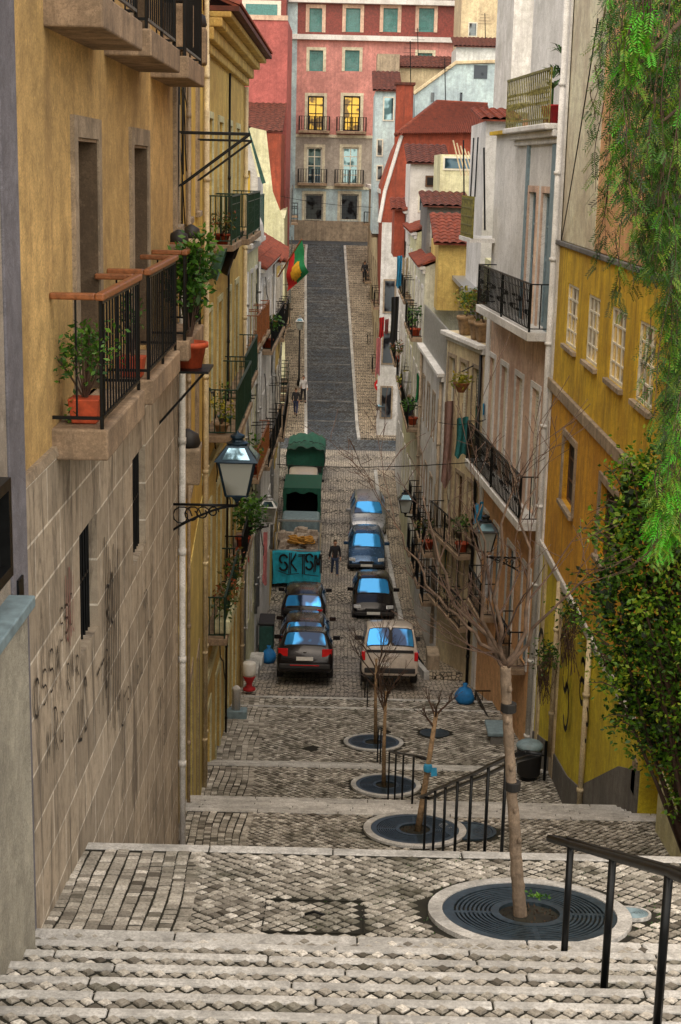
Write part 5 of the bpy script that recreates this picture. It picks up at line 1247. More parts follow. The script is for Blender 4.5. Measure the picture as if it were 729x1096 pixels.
def car(name,label,cat,loc,rz,sts,paint,L,glassm='carglass',van=False,front=True,rails=False,group='cars parked along both sides of the street',wheels=(-1.28,1.30),rw=.315,spare=False,rearlamp='low',plate=True):
    t=thing(name,label,cat,loc,rz,group=group)
    rings=[ringpts(s) for s in sts]; mb=MB(); m=len(rings[0]); vs=[p for r in rings for p in r]; fs=[]
    for i in range(len(rings)-1):
        for k in range(m-1): fs.append((i*m+k,i*m+k+1,(i+1)*m+k+1,(i+1)*m+k))
        fs.append((i*m+m-1,i*m,(i+1)*m,(i+1)*m+m-1))
    fs.append(tuple(reversed(range(m)))); fs.append(tuple((len(rings)-1)*m+k for k in range(m)))
    b=mb.add(vs,fs).build('body',M[paint],t,True,.035,True)
    def pane(i,j,ka,kb,nm,ins=.07,split=False,off=.014):
        def rp(r,u):
            k=min(int(u),abs(kb-ka)-1); f=u-k; sg=1 if kb>ka else -1; return rings[r][ka+sg*k].lerp(rings[r][ka+sg*(k+1)],f)
        K=abs(kb-ka)
        def S_(u,v): return rp(i,u*K).lerp(rp(j,u*K),v)
        a,b_,c,d=S_(0,0),S_(1,0),S_(1,1),S_(0,1); nr=(b_-a).cross(d-a).normalized(); cen=(a+b_+c+d)/4
        if nr.dot(cen-Vector((0,cen.y*.8,.8)))<0: nr=-nr
        def sheet(u0,u1,v0,v1,o,nm_,m_):
            g=MB(); nu,nv=10,6; q=[]
            for jj in range(nv+1):
                for ii in range(nu+1):
                    uu,vv=ii/nu,jj/nv
                    # rounded corners: pull the outermost corners in
                    du=.10*max(0,abs(vv-.5)*2-.72)/.28; u=.5+(uu-.5)*(1-du); q.append(S_(u0+(u1-u0)*u,v0+(v1-v0)*vv)+nr*o)
            g.add(q,[(jj*(nu+1)+ii,jj*(nu+1)+ii+1,(jj+1)*(nu+1)+ii+1,(jj+1)*(nu+1)+ii) for jj in range(nv) for ii in range(nu)]).build(nm_,M[m_],t,True,local=True)
        vi=ins*1.4
        for (u0,u1) in (((ins,.475),(.525,1-ins)) if split else ((ins,1-ins),)):
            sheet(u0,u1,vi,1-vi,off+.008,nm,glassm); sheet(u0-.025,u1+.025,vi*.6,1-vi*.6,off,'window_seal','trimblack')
    pane(1,2,4,8,'rear_window',.08,van); pane(len(sts)-3,len(sts)-4,4,8,'windscreen',.05)
    for s in ((3,4),(9,8)):
        pane(2,3,s[0],s[1],'side_window',.09); pane(3,4,s[0],s[1],'side_window',.09)
    y0,y1=sts[0][0],sts[-1][0]; w=max(s[4] for s in sts)
    for sx in (-1,1):
        for wy in wheels:
            wh=MB(); 
            def disc(mb,r,xa,xb,n=20):
                vs=[(sx*x,wy+r*math.cos(6.283*k/n),rw+r*math.sin(6.283*k/n)) for x in (xa,xb) for k in range(n)]
                mb.add(vs,[(k,(k+1)%n,n+(k+1)%n,n+k) for k in range(n)]+[tuple(range(n)),tuple(range(n,2*n))])
            disc(wh,rw*1.12,w*.80,w*.992); wh.build('wheel_arch',M['trimblack'],t,local=True)
            ty=MB(); disc(ty,rw,w*.78,w*1.0); o=ty.build('wheel',M['black'],t,local=True,bev=.02); ri=MB(); disc(ri,rw*.62,w*.95,w*1.008); ri.build('rim',M['alloy'],o,local=True)
        zl=sts[1][2]
        mr=MB(); my=sts[-4][0]+.35; mr.hexa([Vector((sx*x,y_,z_)) for z_ in (zl+.02,zl+.16) for x,y_ in ((w*.96,my-.09),(w+.20,my-.06),(w+.20,my+.04),(w*.96,my+.08))]); mr.build('mirror',M[paint if paint!='carwhite' else 'trimblack'],t,bev=.02,local=True)
        zt=sts[1][2]
        if van: MB().box((sx*w*.93-.07,y0-.012,.72),(sx*w*.93+.05,y0+.16,1.0)).build('taillight',M['taillight'],t,bev=.02,local=True)
        else: MB().hexa([Vector((sx*x,y_,z_)) for z_,k in ((zt-.24,0),(zt+.0,.04)) for x,y_ in ((w*.60,y0-.02+k),(w*.93,y0+.05+k),(w*.985,y0+.24+k),(w*.60,y0+.14+k))]).build('taillight',M['taillight'],t,bev=.015,local=True)
        MB().hexa([Vector((sx*x,y_,z_)) for z_ ,k in ((.58,0),(.70,-.07)) for x,y_ in ((w*.60,y1+.0+k),(w*.93,y1-.12+k),(w*.93,y1-.34+k),(w*.60,y1-.2+k))]).build('headlight',M['headlight'],t,bev=.02,local=True)
    MB().box((-w*.9,y0-.035,.34),(w*.9,y0+.2,.50)).build('rear_bumper',M['trimblack'],t,bev=.03,local=True)
    if not van:
        MB().box((-.45,y0-.045,.44),(-.0,y0+.1,.47)).box((.0,y0-.045,.44),(.45,y0+.1,.47)).build('bumper_strip',M['taillight'] if rails else M['trimblack'],t,local=True)
    MB().box((-w*.86,y1-.22,.30),(w*.86,y1+.03,.46)).build('front_bumper',M['trimblack'],t,bev=.03,local=True)
    MB().box((-w*.38,y1-.1,.50),(w*.38,y1+.022,.60)).build('grille',M['trimblack'],t,bev=.01,local=True)
    px_=(-.26,.26) if not van else (-w*.55,-w*.02); pz=zl-.36 if not van else .56
    pl=MB().box((px_[0],y0-.05,pz),(px_[1],y0-.01,pz+.115)).build('number_plate',M['whitep'],t,local=True)
    pl=MB().box((-.26,y1+.024,.36),(.26,y1+.05,.47)).build('number_plate',M['whitep'],t,local=True)
    if van: MB().box((-w*.82,y0-.03,1.0-.03),(w*.82,y0+.05,1.05)).build('door_trim',M['trimblack'],t,local=True)
    if not van: MB().tube([Vector((0,sts[2][0]+.1,sts[2][3])),Vector((0,sts[2][0]-.05,sts[2][3]+.35))],.008,4).build('aerial',M['trimblack'],t,local=True)
    if rails:
        for sx in (-1,1): MB().tube([Vector((sx*.56,sts[2][0]+.1,sts[2][3]-.02)),Vector((sx*.58,sts[2][0]+.25,sts[2][3]+.05)),Vector((sx*.58,sts[4][0]-.2,sts[4][3]+.05)),Vector((sx*.56,sts[4][0],sts[4][3]-.01))],.018,6).build('roof_rail',M['steel'],t,local=True)
        MB().lathe((0,0,0),[(.001,0),(.05,0),(.05,.01),(.001,.012)],12).build('badge',M['steel'],t,local=True).location=(0,y0+.015,zl-.1)
        kids(t)[-1].rotation_euler=(R(75),0,0)
    if spare: MB().lathe((.42*-1,0,0),[(.12,-.08),(.3,-.1),(.33,0),(.3,.1),(.12,.08)],20).build('spare_wheel',M['black'],t,True,local=True).location=(0,y0+.0,.95); 
    if spare: kids(t)[-1].rotation_euler=(R(90),0,0)
    return t
EST=[(-2.28,.30,.70,.74,.80,.70),(-2.16,.22,.96,1.01,.87,.73),(-1.72,.22,.97,1.46,.885,.62),(-.4,.22,.95,1.50,.885,.64),(.5,.22,.93,1.44,.885,.61),(1.22,.22,.92,.98,.88,.74),(2.03,.24,.78,.84,.85,.7),(2.26,.32,.60,.64,.74,.6)]
HAT=[(-1.95,.30,.70,.74,.76,.66),(-1.86,.22,.94,.99,.83,.70),(-1.5,.22,.95,1.40,.85,.60),(-.4,.22,.92,1.46,.85,.62),(.15,.22,.90,1.42,.85,.60),(1.0,.22,.88,.95,.845,.70),(1.72,.24,.72,.78,.81,.64),(1.95,.30,.52,.56,.68,.5)]
SUV=[(-2.0,.34,.76,.80,.80,.72),(-1.92,.28,1.0,1.05,.86,.78),(-1.66,.28,1.01,1.52,.87,.66),(-.4,.28,1.0,1.55,.87,.67),(.5,.28,.98,1.5,.87,.67),(1.05,.28,1.0,1.06,.87,.76),(1.85,.30,.92,.98,.85,.74),(2.0,.36,.70,.76,.78,.68)]
VAN=[(-2.06,.32,.62,.98,.80,.76),(-2.02,.26,1.06,1.12,.86,.80),(-1.90,.26,1.08,1.76,.865,.70),(-.3,.26,1.06,1.82,.865,.71),(.55,.26,1.04,1.74,.865,.69),(1.25,.26,.98,1.05,.86,.76),(1.9,.28,.80,.86,.83,.7),(2.06,.34,.60,.66,.74,.6)]
def gz(x,y): return (x,y,zg(y)+.01)
def putcar(y_near,x,L2,rev=False):
    yc=y_near+L2; return gz(x,yc)
def tiltcar(t,y):
    s=math.atan2(zg(y+1)-zg(y-1),2); t.rotation_euler[0]=s if abs(t.rotation_euler[2])<1 else -s
t=car('estate_car','black estate car with blue rear window, rear towards the stairs, nearest parked on the left','car',gz(-1.0,46.2),0,EST,'carblack',4.5,rails=True); tiltcar(t,46.2)
t=car('saloon_car','dark brown car between the black estate and the spare wheel car','car',gz(-1.16,51.4),0,[(a,b,c,d-(.04 if i in(2,3,4) else 0),e,f) for i,(a,b,c,d,e,f) in enumerate(EST)],'carbrown',4.5); tiltcar(t,51.4)
t=car('off_road_car','dark car with a spare wheel on its tail, before the blue tarp truck','car',gz(-1.34,56.9),0,SUV,'carblack',4,spare=True,rw=.34); tiltcar(t,56.9)
t=car('panel_van','dusty white van with two blue rear door windows, parked by the stairs','van',gz(1.62,45.35),0,VAN,'carwhite',4.1,van=True,glassm='carglass',group='vans parked in the street'); tiltcar(t,45.4)
t=car('hatchback_car','black hatchback facing the stairs, nearest of the three on the right','car',gz(1.40,58.8),math.pi,HAT,'carblack',3.9); tiltcar(t,58.8)
t=car('hatchback_car','blue-grey car facing the stairs, middle of the three on the right','car',gz(1.22,66.6),math.pi,HAT,'carblue',3.9); tiltcar(t,66.6)
t=car('saloon_car','silver car facing the stairs, farthest of the three on the right','car',gz(1.35,72.3),math.pi,[(a*.93,b,c,d,e,f) for (a,b,c,d,e,f) in EST],'carsilver',4.2); tiltcar(t,72.3)
t=car('panel_van','white van parked between the two green tarpaulined trucks on the left','van',gz(-1.95,75.6),0,[(a,b,c*1.0,d*(1.12 if i in(2,3,4) else 1),e,f) for i,(a,b,c,d,e,f) in enumerate(VAN)],'carwhite',4.1,van=True,group='vans parked in the street')
# --- tipper truck with blue tarp
def wheelset(t,xs,ys,z,r=.38,x0=0):
    for x in xs:
        for y in ys:
            mb=MB(); n=20; vs=[(x+dx,y+r*math.cos(6.283*k/n),z+r+r*math.sin(6.283*k/n)) for dx in(-.12,.12) for k in range(n)]
            o=mb.add(vs,[(k,(k+1)%n,n+(k+1)%n,n+k) for k in range(n)]+[tuple(range(n)),tuple(range(n,2*n))]).build('wheel',M['black'],t)
y0=62.0; g=zg(y0); a=at_y(293,640,y0); b=at_y(341,640,y0); xa,xb=a.x,b.x
t=thing('tipper_truck','small open truck full of rubble with a graffitied blue tarpaulin over its tailgate','truck',((xa+xb)/2,y0,g))
MB().box((xa+.05,y0+.05,g+.62),(xb-.05,y0+4.2,g+.85)).build('bed',M['stake'],t); MB().box((xa+.2,y0+.1,g+.45),(xb-.2,y0+6.2,g+.618)).build('chassis',M['black'],t)
wheelset(t,(xa+.25,xb-.25),(y0+1.1,y0+5.3),g)
zt=at_y(315,590,y0).z; ztf=at_y(315,566,y0+1.6).z
# tarp sheet with folds
mb=MB(); nx,nz=24,10; vs=[]
for j in range(nz+1):
    for i in range(nx+1):
        u=i/nx;v=j/nz; vs.append((xa-.06+(xb-xa+.12)*u+.02*math.sin(v*5),y0-.05-.03*math.sin(u*19+v*3)-.02*math.sin(u*41)*(1-v)-.03*(1-v),g+.3+.05*math.sin(u*7)+(zt-g-.3)*v+.0))
for i in range(nx+1): u=i/nx; vs.append((xa-.06+(xb-xa+.12)*u,y0+.35,zt-.02-.03*math.sin(u*9)))
W_=nx+1; fs=[(j*W_+i,j*W_+i+1,(j+1)*W_+i+1,(j+1)*W_+i) for j in range(nz+1) for i in range(nx)]
tp=mb.add(vs,fs).build('tarpaulin',M['tarpblue'],t,True)
wT=FW((xa,y0-.135),(xb,y0-.135)); gm=MB(); H=zt-g-.3; zc=g+.3+H*.42; lh=H*.5
def letter(pts,wd=.045): ribbon(gm,wT,pts,wd,.0)
def S(u,z,w,h): 
    for k in (0,.07): letter(arc(u,z+h*.72,w*.5-k*.6,h*.28-k*.6,.3,4.4,10)); letter(arc(u,z+h*.28,w*.5-k*.6,h*.28-k*.6,1.4,-2.8,10))
wl=(xb-xa)*.19; u0=.22
S(u0+wl*.5,zc,wl,lh)
u=u0+wl*1.15
for k in (0,.07): letter([(u+k,zc-.1),(u+.02+k,zc+lh*1.1)]); letter([(u+.08,zc+lh*.5-k*.5),(u+wl*.8,zc+lh*1.1-k)]); letter([(u+.08,zc+lh*.45+k*.5),(u+wl*.9,zc-.02+k)])
u=u0+wl*2.25
for k in (0,.07): letter([(u,zc+lh-k),(u+wl*.9,zc+lh*1.05-k)]); letter([(u+wl*.45+k,zc+lh),(u+wl*.5+k,zc-.12)])
S(u0+wl*3.5,zc+.06,wl*.9,lh)
u=u0+wl*4.05
for k in (0,.06): letter([(u+k,zc),(u+wl*.1+k,zc+lh),(u+wl*.4+k,zc+lh*.4),(u+wl*.65+k,zc+lh*1.05),(u+wl*.75+k,zc-.05)])
letter([(u0-.05,zc+.0),(u0+wl*1.0,zc-.16),(u0+wl*2.3,zc-.10)],.03); letter([(u0+wl*3,zc-.14),(u0+wl*4.6,zc-.2)],.03)
gm.build('graffiti',M['graf'],tp)
for sx in (xa,xb-.05): 
    for k in range(3): MB().box((sx,y0+.1,g+.86+k*.42),(sx+.05,y0+4.1,g+1.2+k*.42)).build('side_board',M['tan'],t)
for x in (xa+.0,xb-.06):
    for y in (y0+.0,y0+2.1): MB().box((x,y,g+.85),(x+.06,y+.06,ztf+.2)).build('post',M['steel'],t)
MB().box((xa-.04,y0,zt-.01),(xb+.04,y0+.06,zt+.06)).build('tail_bar',M['steel'],t); MB().box((xa,y0+2.1,ztf+.2),(xb,y0+2.18,ztf+.28)).build('top_bar',M['steel'],t)
mb=MB(); rg=random.Random(2)
for k in range(70):
    x=rg.uniform(xa+.15,xb-.15); y=y0+rg.uniform(.35,3.6); s=rg.uniform(.08,.26); z=zt-.55+rg.uniform(0,.4)+(y-y0)*.12; c=Vector((x,y,z)); 
    p=[c+Vector((dx*s*rg.uniform(.6,1),dy*s*rg.uniform(.6,1),dz*s*rg.uniform(.3,.8))) for dz in(-1,1) for dx,dy in((-1,-1),(1,-1),(1,1),(-1,1))]; mb.hexa(p)
mb.quad((xa+.1,y0+.2,zt-.5),(xb-.1,y0+.2,zt-.5),(xb-.1,y0+4,zt-.1),(xa+.1,y0+4,zt-.1))
tag(mb.build('rubble_heap',M['rubble']),'pale rubble and bags heaped in the open truck','rubble',kind='stuff')
mb=MB(); c=Vector(((xa+xb)/2+.3,y0+1.2,zt+.02))
for k in range(5):
    for j in range(3):
        cc=c+Vector((-.5+.33*j+rg.uniform(-.05,.05),rg.uniform(-.2,.2),k*.05+.1)); r=.26-.02*k; mb.tube([cc+Vector((r*math.cos(a*.52),r*math.sin(a*.52),.02*math.sin(a))) for a in range(13)],.035,6,False)
tag(mb.build('hose_coils',M['ropeor'],None,True),'orange-brown coiled hoses lying on the rubble','hoses')
MB().box((xa+.1,y0+4.45,g+.6),(xb-.1,y0+6.1,g+2.15)).build('cab',M['bluepaint'],t,bev=.12)
# --- green framed container truck
y1=69.2; g=zg(y1); a=at_y(304,523,y1); b=at_y(343,523,y1); xa,xb=a.x,b.x; zt=a.z
t=thing('box_truck','truck with a dark open-backed box hung with green tarpaulin, behind the rubble truck','truck',((xa+xb)/2,y1,g))
MB().box((xa,y1,g+.6),(xb,y1+3.2,g+.75)).build('bed',M['stake'],t); wheelset(t,(xa+.2,xb-.2),(y1+.7,y1+2.6),g,.36)
mb=MB(); mb.box((xa,y1,g+.753),(xa+.05,y1+3.2,zt)); mb.box((xb-.05,y1,g+.753),(xb,y1+3.2,zt)); mb.box((xa+.05,y1+3.15,g+.753),(xb-.05,y1+3.2,zt)); mb.box((xa-.03,y1-.02,zt+.002),(xb+.03,y1+3.22,zt+.05)); mb.build('box',M['tarpgreen'],t)
mb=MB(); mb.box((xa+.053,y1+.1,g+.756),(xa+.06,y1+3.1,zt-.01)); mb.box((xb-.06,y1+.1,g+.756),(xb-.053,y1+3.1,zt-.01)); mb.box((xa+.06,y1+3.1,g+.756),(xb-.06,y1+3.12,zt-.01)); mb.build('interior_shade_panels',M['darkin'],t)  # near-black panels added inside the box to paint its unlit interior
mb=MB(); 
for i in range(10):
    u=i/9; x=xa+(xb-xa)*u; 
    if i<9: x2=xa+(xb-xa)*(i+1)/9; mb.quad((x,y1-.04,zt-.18-.07*math.sin(i*1.7)),(x2,y1-.04,zt-.18-.07*math.sin((i+1)*1.7)),(x2,y1-.03,zt+.04),(x,y1-.03,zt+.04))
for x in (xa-.04,xb-.12):
    for k in range(6): z=g+.5+(zt-g-.5)*k/6; z2=g+.5+(zt-g-.5)*(k+1)/6; mb.quad((x+.02*math.sin(k*2),y1-.05,z),(x+.16+.02*math.sin(k*3),y1-.07,z),(x+.16+.02*math.sin(k*3+3),y1-.07,z2),(x+.02*math.sin(k*2+2),y1-.05,z2))
mb.build('tarpaulin',M['tarpgreen'],t,True)
# --- far lorry with green covered load
y2=79.6; g=zg(y2); a=at_y(307,512,y2); b=at_y(347,476,y2); xa,xb,zt=a.x,b.x,b.z
t=thing('covered_truck','lorry with a bulging dark green tarpaulin over its load, farthest vehicle on the left','truck',((xa+xb)/2,y2,g))
MB().box((xa+.05,y2,g+.55),(xb-.05,y2+4,g+1.1)).build('bed',M['tarpgreen'],t,bev=.03); wheelset(t,(xa+.3,xb-.3),(y2+.8,y2+3.2),g,.4)
MB().box((xa+.1,y2-.03,g+.7),(xb-.1,y2-.005,g+1.0)).build('tailboard',M['trimblack'],t)
mb=MB(); n=26; rows=[]; rg=random.Random(6)
for j in range(15):
    v=j/14; rr=[]
    for i in range(n+1):
        a_=math.pi*i/n; cx=(xa+xb)/2; hw=(xb-xa)/2+.04; x=cx-hw*max(-1,min(1,math.cos(a_)*1.15)); hz=(zt-g-1.0)*(max(0,math.sin(a_))**.45)*(.86+.12*math.sin(v*9)+.06*math.sin(i*1.3+j)); rr.append((x+rg.uniform(-.02,.02),y2-.05+4.1*v,g+1.0+hz+rg.uniform(-.04,.04)))
    rows+=rr
fs=[(j*(n+1)+i,j*(n+1)+i+1,(j+1)*(n+1)+i+1,(j+1)*(n+1)+i) for j in range(14) for i in range(n)]+[tuple(range(n+1))]
mb.add(rows,fs).build('tarpaulin',M['tarpgreen'],t,True)
mb=MB(); 
for v in (0.0,.3,.6):
    j=int(v*14); mb.tube([Vector(rows[j*(n+1)+i])+Vector((0,-.02,.02)) for i in range(n+1)],.02,4,False); mb.build('rope',M['trimblack'],t); mb=MB()
# ------------------------------------------------------------------ people
def person(label,loc,rz=0,h=1.72,coat='coat',legs='jeans',stride=.16,hood=False,seed=1):
    t=thing('person',label,'person',loc,rz); k=h/1.75
    def sk(name,V,E,m,lv=2):
        me=bpy.data.meshes.new(name); me.from_pydata([tuple(Vector(v[:3])*k) for v in V],E,[]); me.materials.append(M[m]); o=bpy.data.objects.new(name,me); COL.objects.link(o); o.parent=t
        md=o.modifiers.new('s','SKIN'); 
        for sv,v in zip(me.skin_vertices[0].data,V): r=v[3]; sv.radius=(r*k,r*k*(v[4] if len(v)>4 else 1))
        me.skin_vertices[0].data[0].use_root=True
        sb=o.modifiers.new('u','SUBSURF'); sb.levels=lv; sb.render_levels=lv; md.use_smooth_shade=True
        return o
    V=[(0,0,.95,.12,.85),(0,0,1.15,.125,.8),(0,0,1.38,.14,.7),(0,0,1.47,.055),(0,-.01,1.54,.055),(0,-.02,1.62,.085,1.1),(0,-.015,1.70,.075,1.1)]
    E=[(0,1),(1,2),(2,3),(3,4),(4,5),(5,6)]
    for s in (-1,1):
        f=s*stride; b=len(V)
        V+=[(s*.17,0,1.41,.055),(s*.235,.05*s,1.15,.042),(s*.245,-.10*s,.93,.03),(s*.25,-.13*s,.86,.03,1.2)]
        E+=[(2,b),(b,b+1),(b+1,b+2),(b+2,b+3)]
        for q in range(4): V.append((s*(.25-.006*abs(q-1)),-.13*s-.025+q*.017,.80+.006*abs(q-1.5),.009)); V.append((s*.245,-.13*s-.02+q*.015,.765+.006*abs(q-1.5),.007)); E+=[(b+3,len(V)-2),(len(V)-2,len(V)-1)]
        V.append((s*.225,-.17*s,.845,.010)); V.append((s*.22,-.18*s,.81,.008)); E+=[(b+3,len(V)-2),(len(V)-2,len(V)-1)]
        b=len(V); V+=[(s*.09,0,.9,.085),(s*.10,-f*.5,.50,.055),(s*.10,-f+ (.06 if f<0 else 0),.09,.038),(s*.105,-f-.10,.035,.035)]
        E+=[(0,b),(b,b+1),(b+1,b+2),(b+2,b+3)]
    body_=sk('body',V,E,'skin')
    V=[(0,0,1.0,.155,.8),(0,0,1.2,.15,.8),(0,0,1.40,.16,.7),(0,0,1.48,.075),(0,0,.78,.165,.8)]; E=[(0,1),(1,2),(2,3),(0,4)]
    for s in (-1,1):
        b=len(V); V+=[(s*.175,0,1.42,.075),(s*.24,.05*s,1.15,.06),(s*.247,-.09*s,.94,.048)]; E+=[(2,b),(b,b+1),(b+1,b+2)]
    sk('coat',V,E,coat)
    V=[(0,0,.92,.13,.8)];E=[]
    for s in (-1,1):
        f=s*stride; b=len(V); V+=[(s*.09,0,.86,.10),(s*.10,-f*.5,.50,.07),(s*.10,-f+(.06 if f<0 else 0),.12,.055)]; E+=[(0,b),(b,b+1),(b+1,b+2)]
        MB().lathe(Vector((s*.105,-f-.05+(.06 if f<0 else 0),.0))*k,[(.05*k,0),(.055*k,.03*k),(.05*k,.07*k),(.02*k,.09*k)],12,sy=2.2).build('shoe',M['black'],t,True,local=True)
    sk('trousers',V,E,legs)
    MB().sphere(Vector((0,.012,1.70))*k,.088*k,12,1.0).build('hair' if not hood else 'hood',M['hair' if not hood else coat],t,True,local=True).scale=(1,1,1)
    fm=MB(); fm.lathe(Vector((0,-.125,1.60))*k,[(.004,.03),(.016,-.01),(.004,-.02)],8); fm.build('nose',M['skin'],t,True,local=True)
    for s in (-1,1): MB().sphere(Vector((s*.032,-.108,1.635))*k,.011*k,8).build('eye',M['black'],t,True,local=True); MB().sphere(Vector((s*.092,-.01,1.62))*k,.022*k,8,1.3).build('ear',M['skin'],t,True,local=True)
    MB().sphere(Vector((0,-.108,1.572))*k,.02*k,8,.3).build('mouth',M['redwall'],t,True,local=True)
    return t
person('person in a dark jacket and dark jeans walking down the middle of the street',gz(-.2,64.2),.2,1.66)
person('person in a dark coat walking on the far left pavement',(-2.95,92.6,zg(92.6)+.13),math.pi-.2,1.72,'coat','navy')
person('person in a pale jacket at the kerb, beside the dark-coated walker',(-2.55,94.6,zg(94.6)+.13),.3,1.72,'cloth','coat',.12)
person('small distant person in black on the far right pavement',(1.45,118,zg(118)+.13),math.pi,1.7,'coat','coat',.14)
# ------------------------------------------------------------------ lanterns, signs, flag
def lantern(label,c,s,wallp,frame='lampblue',pole=None,side=-1,brk=True):
    """c = centre of glass body, s = body height; wallp = bracket foot on the wall"""
    c=Vector(c); t=thing('street_lantern',label,'street lamp',wallp if wallp is not None else pole,group='old wall lanterns of the street')
    wt,wb,h=s*.50,s*.30,s*.5
    def rg4(w,z): return [c+Vector((dx*w,dy*w,z)) for dx,dy in((-1,-1),(1,-1),(1,1),(-1,1))]
    T,B=rg4(wt,h),rg4(wb,-h); g=MB()
    for k in range(4): k2=(k+1)%4; g.quad(B[k],B[k2],T[k2],T[k])
    g.build('glass',M['lampglass'],t)
    f=MB()
    for k in range(4): k2=(k+1)%4; f.tube([B[k],T[k]],s*.035,4); f.tube([B[k],B[k2]],s*.035,4); f.tube([T[k],T[k2]],s*.05,4)
    f.lathe(c+Vector((0,0,-h)),[(wb*1.0,0),(wb*.5,-s*.12),(s*.06,-s*.22),(s*.03,-s*.35)],4,rot=math.pi/4)
    f.build('frame',M[frame],t)
    r=MB(); q=MB(); z1=h+s*.42
    E0=rg4(wt*1.22,h+.01*s); E1=rg4(wt*.55,z1)
    for k in range(4): k2=(k+1)%4; r.quad(E0[k],E0[k2],E1[k2],E1[k])
    for k in range(4): k2=(k+1)%4; A_=[E0[k].lerp(E0[k2],.16).lerp(E1[k].lerp(E1[k2],.16),.15),E0[k].lerp(E0[k2],.84).lerp(E1[k].lerp(E1[k2],.84),.15),E0[k].lerp(E0[k2],.84).lerp(E1[k].lerp(E1[k2],.84),.85),E0[k].lerp(E0[k2],.16).lerp(E1[k].lerp(E1[k2],.16),.85)]; n_=(E0[k]+E0[k2])/2-c; n_.z=0; n_.normalize(); q.quad(*[p+n_*.012*s+Vector((0,0,.012*s)) for p in A_])
    r.lathe(c+Vector((0,0,z1)),[(wt*.6,0),(wt*.62,s*.05),(wt*.4,s*.10),(wt*.30,s*.16),(wt*.42,s*.2),(wt*.40,s*.26),(wt*.12,s*.32),(.02*s,s*.38)],14)
    o=r.build('roof',M[frame],t); q.build('roof_pane',M['paneblue'],o)
    MB().sphere(c+Vector((0,0,-h*.2)),s*.12,10,1.4).build('bulb',M['whitep'],t,True)
    if wallp is not None:
        wp=Vector(wallp); m=MB(); zb=c.z-h-s*.34; a=Vector((wp.x,wp.y,zb)); e=Vector((c.x,c.y,zb)); m.tube([a,e],s*.04,6); m.tube([e,e+Vector((0,0,.12*s))],s*.05,6)
        pts=[]; L=(e-a).length
        for k in range(13): f_=k/12; pts.append(a.lerp(e,f_)+Vector((0,0,-L*.42*(1-f_)**1.6)))
        m.tube(pts,s*.035,6); m.tube([a+Vector((0,0,.06)),a+Vector((0,0,-L*.45))],s*.05,6)
        for j,f_ in enumerate((.1,.26,.42,.58)):
            rr=L*.16*(1-f_)*1.0+.015; cc=a.lerp(e,f_+.06)+Vector((0,0,-rr-.015)); d=(e-a).normalized(); m.tube([cc+d*(rr*math.cos(x*.6)*(1-x*.04))+Vector((0,0,rr*math.sin(x*.6)*(1-x*.04))) for x in range(13)],s*.022,5,False)
        m.build('bracket',M['iron'],t,True)
    if pole is not None:
        p=Vector(pole); MB().lathe(p,[(.14,0),(.14,.3),(.07,.45),(.05,c.z-h-p.z)],10).build('pole',M['iron'],t,True)
    return t
yl=18.9; c=at_y(254,510,yl); lantern('big blue-black lantern on a scrolled bracket, nearest on the left wall',c,.46,(-2.2,yl,0))
cur=kids(bpy.data.objects['street_lantern'])
yl=46; c=at_y(287,550,yl); lantern('second lantern on the left wall, smaller and pale-framed behind the big one',c,.5,(-2.97,yl,-11),'steel')
yl=38.5; c=at_y(519,578,yl); lantern('lantern on the right pink facade behind the bare tree',c,.55,(4.85,yl,-10),'iron')
yl=55; c=at_y(434,541,yl); lantern('small lantern on the right grey-white facade above the parked cars',c,.5,(3.2,yl,-13),'iron')
yl=86.0; c=at_y(408,440,90.2); lantern('dark lantern on the corner at the far side of the crossing, under the no-entry sign',c,.6,(2.3,91,-13),'iron')
p=on_ground(325,415); c=at_y(321,348,p.y); lantern('white-topped lamp on a tall post on the far left pavement',(c.x,p.y,c.z),.5,None,'steel',pole=(c.x,p.y,zg(p.y)+.13))
ys_=90.3; c=at_y(408,412,ys_); t=thing('no_entry_sign','round red no-entry sign with a white bar at the crossing','traffic sign',(c.x,ys_,zg(ys_)+.12))
MB().tube([(c.x,ys_,zg(ys_)+.1),(c.x,ys_,c.z+.4)],.035,8).build('pole',M['steel'],t)
def disc(name,x,z,r,y,m,th=.02,n=28,p=None): 
    vs=[(x+r*math.cos(6.283*k/n),yy,z+r*math.sin(6.283*k/n)) for yy in (y,y+th) for k in range(n)]
    return MB().add(vs,[tuple(range(n)),tuple(range(n,2*n))]+[(k,(k+1)%n,n+(k+1)%n,n+k) for k in range(n)]).build(name,M[m],p)
pl=disc('plate',c.x,c.z,.42,ys_-.07,'redp',p=t); MB().box((c.x-.3,ys_-.085,c.z-.065),(c.x+.3,ys_-.072,c.z+.065)).build('bar',M['whitep'],pl)
# flag
yf=60.0; base=at_y(298,296,yf); tip=at_y(323,256,yf-1.5); t=thing('portugal_flag','green and red Portuguese flag with yellow emblem hanging from a slanted pole on the left','flag',base)
MB().tube([base,tip],.03,6).build('flag_pole',M['wood'],t)
mb=MB(); nx,nz=20,12; vs=[];mi=[]
d=(base-tip).normalized()
for j in range(nz+1):
    for i in range(nx+1):
        u=i/nx;v=j/nz; p=tip+d*(v*1.35*.95)+Vector((.10*u*1.7+.09*math.sin(u*7+v*2)*u,-.12*math.sin(u*9+v*3)*u,-u*1.25)); p.x+= -.35*u*(v-.2); vs.append(p)
F1=[];F2=[]
for j in range(nz):
    for i in range(nx):
        f=(j*(nx+1)+i,j*(nx+1)+i+1,(j+1)*(nx+1)+i+1,(j+1)*(nx+1)+i); (F1 if j<nz*.55 else F2).append(f)
MB().add(vs,F1).build('green_field',M['green'],t,True); MB().add(vs,F2).build('red_field',M['red'],t,True)
